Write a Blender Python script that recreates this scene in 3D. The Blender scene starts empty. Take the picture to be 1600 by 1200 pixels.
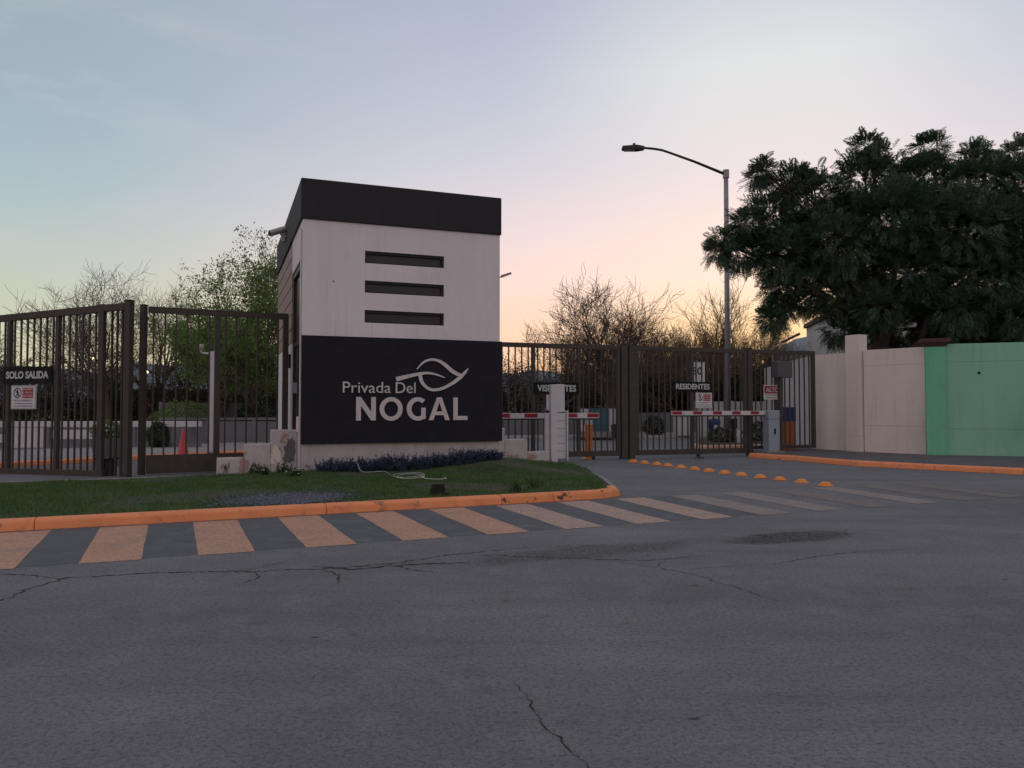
import bpy, bmesh, math, random
import numpy as np
from mathutils import Vector, Matrix

R = math.radians
sc = bpy.context.scene
C = sc.collection

# ------------------------------------------------------------------ camera, sky, sun, exposure
cam_data = bpy.data.cameras.new('camera')
cam_data.sensor_width = 36.0
cam_data.lens = 27.0
cam_data.clip_start = 0.05
cam_data.clip_end = 6000
cam = bpy.data.objects.new('camera', cam_data)
C.objects.link(cam)
cam.location = (0, 0, 1.5)
cam.rotation_euler = (R(90) + math.atan(38 / 1200), 0, 0)
sc.camera = cam

SUN_AZ = R(19.0)            # to the right of +Y
SUN_EL = R(1.5)


def lin(r, g, b):
    def f(c):
        c /= 255.0
        return c / 12.92 if c <= 0.04045 else ((c + 0.055) / 1.055) ** 2.4
    return (f(r), f(g), f(b), 1.0)


world = bpy.data.worlds.new('World')
sc.world = world
world.use_nodes = True
wn, wl = world.node_tree.nodes, world.node_tree.links
wn.clear()


def wmath(op, a, b=None, clamp=False):
    n = wn.new('ShaderNodeMath')
    n.operation = op
    n.use_clamp = clamp
    for i, v in enumerate((a, b)):
        if v is None:
            continue
        if isinstance(v, (int, float)):
            n.inputs[i].default_value = v
        else:
            wl.new(v, n.inputs[i])
    return n.outputs[0]


def wramp(stops, fac):
    n = wn.new('ShaderNodeValToRGB')
    e = n.color_ramp.elements
    while len(e) < len(stops):
        e.new(0.5)
    for i, (p, c) in enumerate(stops):
        e[i].position = p
        e[i].color = lin(*c)
    wl.new(fac, n.inputs[0])
    return n.outputs[0]


def wmix(fac, a, b):
    n = wn.new('ShaderNodeMix')
    n.data_type = 'RGBA'
    if isinstance(fac, (int, float)):
        n.inputs[0].default_value = fac
    else:
        wl.new(fac, n.inputs[0])
    wl.new(a, n.inputs[6])
    wl.new(b, n.inputs[7])
    return n.outputs[2]


tc = wn.new('ShaderNodeTexCoord')
sep = wn.new('ShaderNodeSeparateXYZ')
wl.new(tc.outputs['Generated'], sep.inputs[0])
dx, dy, dz = sep.outputs
hl = wmath('SQRT', wmath('ADD', wmath('MULTIPLY', dx, dx), wmath('MULTIPLY', dy, dy)))
dot = wmath('DIVIDE', wmath('ADD', wmath('MULTIPLY', dx, math.sin(SUN_AZ)), wmath('MULTIPLY', dy, math.cos(SUN_AZ))),
            wmath('MAXIMUM', hl, 0.001))
theta = wmath('ARCCOSINE', wmath('MINIMUM', wmath('MAXIMUM', dot, -1.0), 1.0))
zc = wmath('MAXIMUM', dz, 0.0)
r_sun = wramp([(0, (255, 206, 128)), (.10, (255, 219, 172)), (.16, (255, 230, 212)), (.22, (250, 227, 219)),
               (.30, (234, 224, 226)), (.40, (224, 226, 227)), (.50, (198, 203, 214)), (1, (176, 176, 190))], zc)
r_mid = wramp([(0, (255, 196, 150)), (.09, (255, 213, 186)), (.157, (254, 221, 210)), (.22, (240, 219, 220)),
               (.30, (213, 210, 220)), (.38, (194, 199, 214)), (.47, (178, 185, 206)), (1, (176, 176, 190))], zc)
r_side = wramp([(0, (212, 200, 160)), (.08, (206, 206, 176)), (.17, (189, 200, 192)), (.25, (172, 190, 198)),
                (.33, (162, 180, 192)), (.40, (160, 176, 186)), (.55, (164, 172, 190)), (1, (176, 176, 190))], zc)
r_anti = wramp([(0, (176, 160, 168)), (.10, (212, 184, 184)), (.22, (216, 190, 188)), (.38, (200, 186, 192)), (.6, (184, 180, 192)),
                (1, (176, 176, 190))], zc)


def sstep(lo, hi):
    n = wn.new('ShaderNodeMapRange')
    n.interpolation_type = 'SMOOTHSTEP'
    n.inputs[1].default_value = lo
    n.inputs[2].default_value = hi
    wl.new(theta, n.inputs[0])
    return n.outputs[0]


col = wmix(sstep(R(2), R(22)), r_sun, r_mid)
col = wmix(sstep(R(16), R(54)), col, r_side)
col = wmix(sstep(R(50), R(150)), col, r_anti)
# thin high cirrus
mp = wn.new('ShaderNodeMapping')
mp.inputs['Scale'].default_value = (2.2, 2.2, 9.0)
mp.inputs['Rotation'].default_value = (0.3, 0.2, 0.5)
wl.new(tc.outputs['Generated'], mp.inputs[0])
nz = wn.new('ShaderNodeTexNoise')
nz.inputs['Scale'].default_value = 1.6
nz.inputs['Detail'].default_value = 5
nz.inputs['Roughness'].default_value = 0.6
wl.new(mp.outputs[0], nz.inputs[0])
cm = wn.new('ShaderNodeMapRange')
cm.inputs[1].default_value = 0.50
cm.inputs[2].default_value = 0.78
cm.inputs[4].default_value = 0.85
wl.new(nz.outputs[0], cm.inputs[0])
cloud = wn.new('ShaderNodeRGB')
cloud.outputs[0].default_value = lin(208, 208, 212)
cfac = wmath('MULTIPLY', cm.outputs[0], wmath('MULTIPLY', sstep(R(20), R(60)), wmath('MULTIPLY', zc, 2.0, True)))
col = wmix(cfac, col, cloud.outputs[0])
sky = wn.new('ShaderNodeTexSky')
sky.sky_type = 'NISHITA'
sky.sun_disc = False
sky.sun_elevation = SUN_EL
sky.sun_rotation = SUN_AZ
bg1 = wn.new('ShaderNodeBackground')
bg1.inputs[1].default_value = 0.012
wl.new(sky.outputs[0], bg1.inputs[0])
bg2 = wn.new('ShaderNodeBackground')
bg2.inputs[1].default_value = 1.0
wl.new(col, bg2.inputs[0])
adds = wn.new('ShaderNodeAddShader')
wl.new(bg1.outputs[0], adds.inputs[0])
wl.new(bg2.outputs[0], adds.inputs[1])
out = wn.new('ShaderNodeOutputWorld')
wl.new(adds.outputs[0], out.inputs[0])

sd = bpy.data.lights.new('sun', 'SUN')
sd.energy = 0.25
sd.angle = R(12)
sd.color = (1.0, 0.72, 0.45)
sun = bpy.data.objects.new('sun', sd)
C.objects.link(sun)
sdir = Vector((math.sin(SUN_AZ) * math.cos(SUN_EL), math.cos(SUN_AZ) * math.cos(SUN_EL), math.sin(SUN_EL)))
sun.rotation_euler = (-sdir).to_track_quat('-Z', 'Y').to_euler()

vs = sc.view_settings
vs.view_transform = 'Standard'
vs.look = 'None'
vs.exposure = 0.0
vs.gamma = 1.0
vs.use_curve_mapping = False

# ------------------------------------------------------------------ materials
MATS = {}


def mat(name, c1, c2=None, rough=0.8, scale=4.0, detail=5, bump=0.0, bscale=60.0, stretch=(1, 1, 1), lo=0.35, hi=0.65,
        metal=0.0, island=0.0, c3=None, s3=1.0, lo3=0.55, hi3=0.62, spec=0.4, transl=0.0, streak=None):
    """noise mix c1->c2, optional third colour in patches (stains, wear), optional bump, optional per-leaf variation"""
    m = bpy.data.materials.new(name)
    m.use_nodes = True
    n, l = m.node_tree.nodes, m.node_tree.links
    b = n['Principled BSDF']
    b.inputs['Roughness'].default_value = rough
    b.inputs['Metallic'].default_value = metal
    b.inputs['Specular IOR Level'].default_value = spec
    t = n.new('ShaderNodeTexCoord')
    mpn = n.new('ShaderNodeMapping')
    mpn.inputs['Scale'].default_value = stretch
    l.new(t.outputs['Object'], mpn.inputs[0])
    if c2 is None:
        c2 = tuple(x * 0.85 for x in c1)

    def noise(sc_, det, src):
        q = n.new('ShaderNodeTexNoise')
        q.inputs['Scale'].default_value = sc_
        q.inputs['Detail'].default_value = det
        q.inputs['Roughness'].default_value = 0.6
        l.new(src, q.inputs[0])
        return q.outputs[0]

    def rng_(v, a, c):
        q = n.new('ShaderNodeMapRange')
        q.inputs[1].default_value = a
        q.inputs[2].default_value = c
        l.new(v, q.inputs[0])
        return q.outputs[0]

    def mix(f, a, c):
        q = n.new('ShaderNodeMix')
        q.data_type = 'RGBA'
        l.new(f, q.inputs[0])
        for i, v in ((6, a), (7, c)):
            if isinstance(v, tuple):
                q.inputs[i].default_value = (*v[:3], 1)
            else:
                l.new(v, q.inputs[i])
        return q.outputs[2]
    colr = mix(rng_(noise(scale, detail, mpn.outputs[0]), lo, hi), c1, c2)
    if c3 is not None:
        colr = mix(rng_(noise(s3, 8, mpn.outputs[0]), lo3, hi3), colr, c3)
    if island:
        g = n.new('ShaderNodeNewGeometry')
        hsv = n.new('ShaderNodeHueSaturation')
        q = n.new('ShaderNodeMapRange')
        q.inputs[3].default_value = 1 - island
        q.inputs[4].default_value = 1 + island
        l.new(g.outputs['Random Per Island'], q.inputs[0])
        l.new(q.outputs[0], hsv.inputs['Value'])
        l.new(colr, hsv.inputs['Color'])
        colr = hsv.outputs[0]
    if streak:
        mp2 = n.new('ShaderNodeMapping')
        mp2.inputs['Scale'].default_value = (9, 9, .35)
        l.new(t.outputs['Object'], mp2.inputs[0])
        f1_ = rng_(noise(1.0, 6, mp2.outputs[0]), .52, .95)
        f2_ = rng_(noise(.8, 3, t.outputs['Object']), .42, .62)
        pm = n.new('ShaderNodeMath')
        pm.operation = 'MULTIPLY'
        l.new(f1_, pm.inputs[0])
        l.new(f2_, pm.inputs[1])
        colr = mix(pm.outputs[0], colr, streak)
    l.new(colr, b.inputs['Base Color'])
    if transl:
        tr_ = n.new('ShaderNodeBsdfTranslucent')
        ms_ = n.new('ShaderNodeMixShader')
        ms_.inputs[0].default_value = transl
        l.new(colr, tr_.inputs[0])
        l.new(b.outputs[0], ms_.inputs[1])
        l.new(tr_.outputs[0], ms_.inputs[2])
        l.new(ms_.outputs[0], n['Material Output'].inputs[0])
    if bump:
        bp = n.new('ShaderNodeBump')
        bp.inputs['Strength'].default_value = bump
        bp.inputs['Distance'].default_value = 0.01
        l.new(noise(bscale, 4, t.outputs['Object']), bp.inputs['Height'])
        l.new(bp.outputs[0], b.inputs['Normal'])
    MATS[name] = m
    return m


def g3(v):
    return (v, v, v)


mat('stucco', (.79, .74, .745), (.72, .67, .675), rough=.9, scale=1.3, bump=.5, bscale=45, stretch=(1, 1, .35),
    c3=(.58, .53, .54), s3=1.1, lo3=.55, hi3=.85, streak=(.46, .41, .41))
mat('stucco_plinth', (.50, .46, .45), (.43, .39, .38), rough=.9, scale=2.2, bump=.3, bscale=80, c3=(.30, .27, .25), s3=3.0, lo3=.58, hi3=.75, streak=(.24, .21, .19))
mat('charcoal_paint', (.020, .018, .021), (.025, .023, .026), rough=.75, scale=2, bump=.15, bscale=120, streak=(.042, .040, .042))
mat('panel_black', (.014, .014, .021), (.020, .019, .027), rough=.7, scale=2.5, bump=.2, bscale=150, c3=(.16, .15, .16), s3=42, lo3=.74, hi3=.80, spec=.2)
mat('frame_black', (.010, .010, .012), (.014, .014, .016), rough=.5)
mat('letter_metal', (.66, .60, .58), (.58, .53, .515), rough=.55, scale=5, metal=.0)
mat('siding_wood', (.36, .27, .225), (.28, .205, .17), rough=.7, scale=3, stretch=(4, .6, 14), bump=.2, bscale=40)
mat('gate_steel', (.066, .052, .043), (.050, .040, .034), rough=.6, scale=6, c3=(.085, .055, .035), s3=9, lo3=.66, hi3=.75)
mat('peeling_wall', (.56, .52, .50), (.47, .43, .42), rough=.9, scale=3, bump=.4, bscale=50, c3=(.40, .26, .22), s3=2.4, lo3=.56, hi3=.585)
mat('cement_patch', (.12, .12, .13), (.16, .16, .165), rough=.95, scale=8, bump=.5, bscale=60)
mat('asphalt', g3(.10), g3(.12))
mat('lawn_soil', (.075, .065, .045), (.055, .065, .034), rough=1, scale=2.5, bump=.6, bscale=40, c3=(.075, .062, .048), s3=1.4, lo3=.55, hi3=.7)
mat('grass', (.062, .150, .040), (.105, .180, .050), rough=.8, scale=1.2, island=.45, c3=(.19, .155, .075), s3=2.6, lo3=.60, hi3=.80, transl=0.35)
mat('kerb_orange', (.84, .30, .125), (.75, .26, .105), rough=.75, scale=2.5, bump=.6, bscale=35, c3=(.22, .12, .08), s3=6, lo3=.58, hi3=.74, streak=(.45, .20, .11))
mat('kerb_orange_cracked', (.80, .285, .11), (.70, .24, .09), rough=.75, scale=3, bump=.6, bscale=30, c3=(.10, .06, .04), s3=7, lo3=.60, hi3=.64)
mat('concrete', (.30, .285, .27), (.24, .23, .22), rough=.95, scale=3, bump=.4, bscale=60, c3=(.17, .16, .155), s3=1.2, lo3=.55, hi3=.75)
mat('sidewalk_dark', (.12, .115, .115), (.085, .083, .085), rough=.95, scale=2, bump=.5, bscale=50, c3=(.16, .15, .14), s3=1.4, lo3=.6, hi3=.75)
mat('bump_orange', (.78, .28, .05), (.68, .22, .04), rough=.45, scale=6, c3=(.35, .14, .05), s3=9, lo3=.66, hi3=.74)
mat('cream_wall', (.78, .69, .60), (.71, .63, .55), rough=.9, scale=1.1, bump=.25, bscale=70, stretch=(1, 1, .4), c3=(.55, .475, .42), s3=.9, lo3=.55, hi3=.85, streak=(.42, .355, .31))
mat('green_wall', (.275, .56, .40), (.245, .51, .365), rough=.9, scale=1.1, bump=.25, bscale=70, stretch=(1, 1, .4), c3=(.155, .40, .26), s3=.9, lo3=.55, hi3=.85, streak=(.12, .32, .21))
mat('green_pillar', (.19, .56, .33), (.17, .50, .295), rough=.9, scale=1.4, bump=.3, bscale=60, c3=(.14, .36, .23), s3=1.2, lo3=.55, hi3=.8, streak=(.11, .29, .19))
mat('cap_brown', (.10, .05, .042), (.075, .04, .035), rough=.9, scale=6)
mat('white_paint', (.62, .60, .60), (.55, .53, .535), rough=.5, scale=3, c3=(.40, .37, .36), s3=4, lo3=.62, hi3=.72)
mat('sign_white', (.66, .66, .67), (.60, .60, .61), rough=.4)
mat('sign_black', (.008, .010, .011), (.011, .013, .014), rough=.6, spec=.15)
mat('sign_letter', (.55, .58, .56), (.50, .53, .51), rough=.5)
mat('sign_red', (.36, .025, .03), (.32, .02, .025), rough=.5)
mat('arm_red', (.30, .012, .018), (.26, .012, .016), rough=.5)
mat('housing_grey', (.30, .34, .39), (.27, .31, .36), rough=.5, scale=2)
mat('box_grey', (.085, .09, .095), (.075, .08, .085), rough=.6)
mat('box_brown', (.46, .15, .05), (.38, .12, .045), rough=.7, stretch=(8, 8, 1))
mat('box_blue', (.02, .05, .20), (.02, .045, .17), rough=.5)
mat('post_orange', (.72, .22, .03), (.6, .18, .03), rough=.5)
mat('galvanised', (.34, .34, .36), (.27, .27, .29), rough=.5, metal=.3, scale=5)
mat('lamp_dark', (.03, .03, .032), (.025, .025, .027), rough=.5)
mat('camera_white', (.42, .39, .36), (.38, .35, .32), rough=.5)
mat('cone_red', (.62, .10, .12), (.55, .09, .10), rough=.6)
mat('rubber', (.02, .02, .02), (.03, .03, .03), rough=.8)
mat('cable_white', (.62, .60, .56), (.55, .53, .5), rough=.5)
mat('bark_dark', (.050, .036, .028), (.075, .056, .044), rough=.95, scale=6, bump=.6, bscale=25)
mat('bark_bare', (.105, .075, .058), (.14, .10, .076), rough=.95, scale=4)
mat('twig_pale', (.22, .145, .085), (.17, .115, .07), rough=.95, scale=4)
mat('leaf_dark', (.040, .082, .056), (.088, .135, .070), rough=.65, scale=.55, island=.55, spec=.3, transl=0.18)
mat('leaf_spring', (.19, .28, .07), (.12, .20, .055), rough=.7, scale=1, island=.4, transl=0.45)
mat('leaf_brown', (.080, .062, .040), (.055, .046, .032), rough=.9, scale=1, island=.5, transl=0.3)
mat('leaf_hedge', (.050, .075, .028), (.036, .058, .024), rough=.7, scale=1.5, island=.45, transl=0.3)
mat('leaf_lavender', (.050, .066, .125), (.070, .085, .145), rough=.8, scale=5, island=.45, transl=0.3)
mat('leaf_weed', (.050, .085, .032), (.065, .10, .04), rough=.8, scale=5, island=.4, transl=0.35)
mat('petal', (.60, .56, .50), (.5, .47, .42), rough=.7)
mat('gravel_stone', (.125, .13, .155), (.08, .082, .10), rough=.9, scale=12, island=.5)
mat('grey_wall', (.20, .20, .215), (.16, .16, .17), rough=.95, scale=1.0, bump=.3, bscale=40, stretch=(1, 1, .3), c3=(.11, .11, .115), s3=1.2, lo3=.55, hi3=.75)
mat('house_cream', (.50, .42, .34), (.44, .37, .30), rough=.9, scale=.8)
mat('house_white', (.55, .53, .52), (.48, .46, .46), rough=.9, scale=.8)
mat('house_orange', (.38, .19, .10), (.33, .16, .09), rough=.9, scale=.8)
mat('roof_dark', (.10, .07, .06), (.08, .06, .05), rough=.9)
mat('teal_panel', (.05, .15, .17), (.045, .13, .15), rough=.4)
mat('hill_hazed', (.20, .23, .26), (.15, .18, .20), rough=1, scale=.012, detail=8, c3=(.10, .125, .13), s3=.02, lo3=.5, hi3=.65)  # distance haze is painted in as a pale blue-grey hill colour
mat('earth', (.13, .11, .085), (.10, .095, .065), rough=1, scale=.3, c3=(.06, .075, .04), s3=.15, lo3=.5, hi3=.6)
mat('debris', (.20, .16, .09), (.12, .09, .05), rough=.9)
mat('crack_fill', (.018, .017, .016), (.028, .027, .026), rough=1, scale=14)


def glass_mat(name, base, rough):
    m = bpy.data.materials.new(name)
    m.use_nodes = True
    b = m.node_tree.nodes['Principled BSDF']
    b.inputs['Base Color'].default_value = (*base, 1)
    b.inputs['Roughness'].default_value = rough
    b.inputs['Specular IOR Level'].default_value = .5
    MATS[name] = m


glass_mat('window_glass', (.014, .014, .016), .35)
glass_mat('door_glass', (.10, .095, .10), .15)


def lamp_mat():
    m = bpy.data.materials.new('lit_bulb')
    m.use_nodes = True
    b = m.node_tree.nodes['Principled BSDF']
    b.inputs['Emission Color'].default_value = (1, .72, .35, 1)
    b.inputs['Emission Strength'].default_value = 6
    MATS['lit_bulb'] = m


lamp_mat()


def asphalt_material():
    m = MATS['asphalt']
    n, l = m.node_tree.nodes, m.node_tree.links
    n.clear()
    o = n.new('ShaderNodeOutputMaterial')
    b = n.new('ShaderNodeBsdfPrincipled')
    l.new(b.outputs[0], o.inputs[0])
    b.inputs['Roughness'].default_value = .88
    b.inputs['Specular IOR Level'].default_value = .25
    t = n.new('ShaderNodeTexCoord')
    s = n.new('ShaderNodeSeparateXYZ')
    l.new(t.outputs['Object'], s.inputs[0])

    def noise(scale, det, stretch=None, rough=.6, dist=0):
        q = n.new('ShaderNodeTexNoise')
        q.inputs['Scale'].default_value = scale
        q.inputs['Detail'].default_value = det
        q.inputs['Roughness'].default_value = rough
        q.inputs['Distortion'].default_value = dist
        src = t.outputs['Object']
        if stretch:
            k = n.new('ShaderNodeMapping')
            k.inputs['Scale'].default_value = stretch
            k.inputs['Rotation'].default_value = (0, 0, R(-23.8))
            l.new(src, k.inputs[0])
            src = k.outputs[0]
        l.new(src, q.inputs[0])
        return q.outputs[0]

    def rg(v, a, c, d=0., e=1.):
        q = n.new('ShaderNodeMapRange')
        for i, x in enumerate((a, c, d, e)):
            q.inputs[i + 1].default_value = x
        l.new(v, q.inputs[0])
        return q.outputs[0]

    def mx(f, a, c):
        q = n.new('ShaderNodeMix')
        q.data_type = 'RGBA'
        l.new(f, q.inputs[0])
        for i, v in ((6, a), (7, c)):
            if isinstance(v, tuple):
                q.inputs[i].default_value = (*v, 1)
            else:
                l.new(v, q.inputs[i])
        return q.outputs[2]

    def ma(op, a, c):
        q = n.new('ShaderNodeMath')
        q.operation = op
        q.use_clamp = False
        for i, v in enumerate((a, c)):
            if isinstance(v, (int, float)):
                q.inputs[i].default_value = v
            else:
                l.new(v, q.inputs[i])
        return q.outputs[0]
    base = mx(rg(noise(.30, 6), .36, .66), (.156, .156, .164), (.228, .224, .234))
    base = mx(rg(noise(.9, 5, (.22, 1.5, 1)), .46, .72, 0, .75), base, (.130, .130, .138))
    base = mx(rg(noise(2.2, 7, None, .72), .50, .74, 0, .7), base, (.262, .252, .256))
    base = mx(rg(noise(4.5, 7, (.6, 1.6, 1), .75), .55, .72, 0, .6), base, (.085, .083, .088))
    agg = noise(34, 4, None, .85)
    base = mx(rg(agg, .47, .66, 0, .85), base, (.052, .051, .055))
    fine = noise(75, 3, None, .85)
    base = mx(rg(fine, .55, .72, 0, .85), base, (.36, .35, .355))
    pv = n.new('ShaderNodeTexVoronoi')
    pv.inputs['Scale'].default_value = 1.9
    pv.inputs['Randomness'].default_value = 1.0
    wob = n.new('ShaderNodeMapping')
    wob.inputs['Scale'].default_value = (.8, 1.3, 1)
    l.new(t.outputs['Object'], wob.inputs[0])
    l.new(wob.outputs[0], pv.inputs[0])
    pit = rg(ma('ADD', pv.outputs[0], ma('MULTIPLY', noise(22, 3), .10)), .105, .075)
    base = mx(ma('MULTIPLY', pit, rg(noise(1.1, 2), .42, .55)), base, (.035, .034, .036))
    # worn ravelled patches beside the crossing (shape in metres on the road)

    def patch(cx, cy, ax, ay):
        ux, uy = math.cos(R(23.8)), math.sin(R(23.8))
        px = ma('SUBTRACT', s.outputs[0], cx)
        py = ma('SUBTRACT', s.outputs[1], cy)
        a = ma('DIVIDE', ma('ADD', ma('MULTIPLY', px, ux), ma('MULTIPLY', py, uy)), ax)
        c = ma('DIVIDE', ma('SUBTRACT', ma('MULTIPLY', py, ux), ma('MULTIPLY', px, uy)), ay)
        r2 = ma('ADD', ma('MULTIPLY', a, a), ma('MULTIPLY', c, c))
        d = ma('ADD', r2, ma('MULTIPLY', ma('SUBTRACT', noise(2.4, 6, None, .7), .5), 2.2))
        return rg(d, 1.2, .45)
    p1 = patch(.80, 8.10, 1.45, .34)
    p2 = patch(3.25, 9.0, .95, .34)
    vor = n.new('ShaderNodeTexVoronoi')
    vor.feature = 'DISTANCE_TO_EDGE'
    vor.inputs['Scale'].default_value = 9
    l.new(t.outputs['Object'], vor.inputs[0])
    cr = rg(vor.outputs[0], .10, .02)
    rav = rg(noise(26, 4, None, .8), .42, .62)
    base = mx(ma('MULTIPLY', p1, ma('ADD', ma('MULTIPLY', rav, .75), .12)), base, (.036, .034, .034))
    base = mx(ma('MULTIPLY', p2, ma('MAXIMUM', cr, ma('ADD', ma('MULTIPLY', rav, .45), .3))), base, (.020, .019, .019))
    l.new(base, b.inputs['Base Color'])
    bp = n.new('ShaderNodeBump')
    bp.inputs['Strength'].default_value = .9
    bp.inputs['Distance'].default_value = .012
    l.new(ma('ADD', agg, ma('MULTIPLY', fine, .6)), bp.inputs['Height'])
    l.new(bp.outputs[0], b.inputs['Normal'])


asphalt_material()


def paint_material(name, c, wear):
    m = mat(name, c, tuple(x * .55 + .058 for x in c), rough=.8, scale=2.4, detail=8, lo=.47, hi=.78, bump=.4, bscale=70, c3=(.125, .12, .124), s3=24, lo3=wear - .04, hi3=wear + .26)
    return m


mat('band_dark', (.082, .087, .097), (.105, .108, .116), rough=.85, scale=3.5, detail=8, bump=.5, bscale=60, c3=(.15, .15, .158), s3=2.2, lo3=.52, hi3=.78)
paint_material('stripe_peach', (.53, .29, .18), .50)
paint_material('stripe_pale', (.47, .325, .24), .47)
paint_material('stripe_worn', (.30, .245, .21), .47)
paint_material('stripe_ghost', (.215, .185, .168), .42)

# ------------------------------------------------------------------ helpers


def tag(o, label=None, cat=None, group=None, kind=None):
    if label:
        o['label'] = label
    if cat:
        o['category'] = cat
    if group:
        o['group'] = group
    if kind:
        o['kind'] = kind
    return o


def empty(name, loc, rz=0.0, label=None, cat=None, group=None):
    o = bpy.data.objects.new(name, None)
    C.objects.link(o)
    o.location = loc
    o.rotation_euler = (0, 0, rz)
    o.empty_display_size = .2
    return tag(o, label, cat, group)


class MB:
    def __init__(self):
        self.v, self.f = [], []

    def add(self, vs_, fs_):
        k = len(self.v)
        self.v += [tuple(p) for p in vs_]
        self.f += [tuple(i + k for i in f) for f in fs_]
        return self

    def box(self, x0, x1, y0, y1, z0, z1):
        return self.add([(x0, y0, z0), (x1, y0, z0), (x1, y1, z0), (x0, y1, z0), (x0, y0, z1), (x1, y0, z1), (x1, y1, z1), (x0, y1, z1)],
                        [(3, 2, 1, 0), (4, 5, 6, 7), (0, 1, 5, 4), (1, 2, 6, 5), (2, 3, 7, 6), (3, 0, 4, 7)])

    def tube(self, pts, rad, n=8, cap=True):
        pts = [Vector(p) for p in pts]
        if isinstance(rad, (int, float)):
            rad = [rad] * len(pts)
        base = len(self.v)
        for i, p in enumerate(pts):
            t = (pts[min(i + 1, len(pts) - 1)] - pts[max(i - 1, 0)])
            if t.length < 1e-9:
                t = Vector((0, 0, 1))
            t.normalize()
            a = t.cross(Vector((0, 0, 1)) if abs(t.z) < .95 else Vector((1, 0, 0))).normalized()
            b = t.cross(a)
            for k in range(n):
                w = 2 * math.pi * k / n
                self.v.append(tuple(p + (a * math.cos(w) + b * math.sin(w)) * rad[i]))
        for i in range(len(pts) - 1):
            for k in range(n):
                q = (k + 1) % n
                self.f.append((base + i * n + k, base + i * n + q, base + (i + 1) * n + q, base + (i + 1) * n + k))
        if cap:
            self.f.append(tuple(base + k for k in reversed(range(n))))
            self.f.append(tuple(base + (len(pts) - 1) * n + k for k in range(n)))
        return self

    def lathe(self, prof, n=20, cx=0, cy=0):
        base = len(self.v)
        for r, z in prof:
            for k in range(n):
                w = 2 * math.pi * k / n
                self.v.append((cx + r * math.cos(w), cy + r * math.sin(w), z))
        for i in range(len(prof) - 1):
            for k in range(n):
                q = (k + 1) % n
                self.f.append((base + i * n + k, base + i * n + q, base + (i + 1) * n + q, base + (i + 1) * n + k))
        self.f.append(tuple(base + k for k in reversed(range(n))))
        self.f.append(tuple(base + (len(prof) - 1) * n + k for k in range(n)))
        return self

    def prism_xz(self, poly, y0, y1):
        """polygon in x,z extruded along y (y0 = front, nearer)"""
        n = len(poly)
        k = len(self.v)
        self.v += [(x, y0, z) for x, z in poly] + [(x, y1, z) for x, z in poly]
        self.f.append(tuple(range(k, k + n)))
        self.f.append(tuple(reversed(range(k + n, k + 2 * n))))
        for i in range(n):
            j = (i + 1) % n
            self.f.append((k + j, k + i, k + n + i, k + n + j))
        return self

    def prism_xy(self, poly, z0, z1):
        n = len(poly)
        k = len(self.v)
        self.v += [(x, y, z0) for x, y in poly] + [(x, y, z1) for x, y in poly]
        self.f.append(tuple(reversed(range(k, k + n))))
        self.f.append(tuple(range(k + n, k + 2 * n)))
        for i in range(n):
            j = (i + 1) % n
            self.f.append((k + i, k + j, k + n + j, k + n + i))
        return self

    def ribbon_xz(self, pts, widths, y0, y1):
        """variable-width stroke in the x,z plane, extruded along y, built as a quad strip"""
        L, Rr = [], []
        n = len(pts)
        for i in range(n):
            a, b = pts[max(i - 1, 0)], pts[min(i + 1, n - 1)]
            tx, tz = b[0] - a[0], b[1] - a[1]
            d = math.hypot(tx, tz) or 1
            nx, nz = -tz / d, tx / d
            w = widths[i] / 2
            L.append((pts[i][0] + nx * w, pts[i][1] + nz * w))
            Rr.append((pts[i][0] - nx * w, pts[i][1] - nz * w))
        k = len(self.v)
        for i in range(n):
            self.v += [(L[i][0], y0, L[i][1]), (Rr[i][0], y0, Rr[i][1]), (Rr[i][0], y1, Rr[i][1]), (L[i][0], y1, L[i][1])]
        for i in range(n - 1):
            a = k + 4 * i
            b = a + 4
            self.f += [(a, a + 1, b + 1, b), (a + 1, a + 2, b + 2, b + 1), (a + 2, a + 3, b + 3, b + 2), (a + 3, a, b, b + 3)]
        e = k + 4 * (n - 1)
        self.f += [(k + 3, k + 2, k + 1, k), (e, e + 1, e + 2, e + 3)]
        return self

    def mesh(self, name):
        me = bpy.data.meshes.new(name)
        me.from_pydata(self.v, [], self.f)
        bm = bmesh.new()
        bm.from_mesh(me)
        bmesh.ops.recalc_face_normals(bm, faces=bm.faces)
        bm.to_mesh(me)
        bm.free()
        return me

    def build(self, name, m, parent=None, loc=(0, 0, 0), rz=0.0, bevel=0.0, smooth=False):
        return link(name, self.mesh(name), m, parent, loc, rz, bevel, smooth)


def link(name, me, m, parent=None, loc=(0, 0, 0), rz=0.0, bevel=0.0, smooth=False):
    o = bpy.data.objects.new(name, me)
    C.objects.link(o)
    if m and not me.materials:
        me.materials.append(MATS[m])
    o.parent = parent
    o.location = loc
    o.rotation_euler = (0, 0, rz)
    if bevel:
        b = o.modifiers.new('bevel', 'BEVEL')
        b.width = bevel
        b.segments = 2
        b.limit_method = 'ANGLE'
    if smooth:
        me.polygons.foreach_set('use_smooth', [True] * len(me.polygons))
    return o


def np_mesh(name, verts, faces):
    """verts (N,3), faces (M,k)"""
    me = bpy.data.meshes.new(name)
    verts = np.ascontiguousarray(verts, dtype=np.float32)
    faces = np.ascontiguousarray(faces, dtype=np.int32)
    M, k = faces.shape
    me.vertices.add(len(verts))
    me.vertices.foreach_set('co', verts.ravel())
    me.loops.add(M * k)
    me.loops.foreach_set('vertex_index', faces.ravel())
    me.polygons.add(M)
    me.polygons.foreach_set('loop_start', np.arange(0, M * k, k, dtype=np.int32))
    me.polygons.foreach_set('loop_total', np.full(M, k, dtype=np.int32))
    me.update(calc_edges=True)
    me.validate()
    return me


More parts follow.
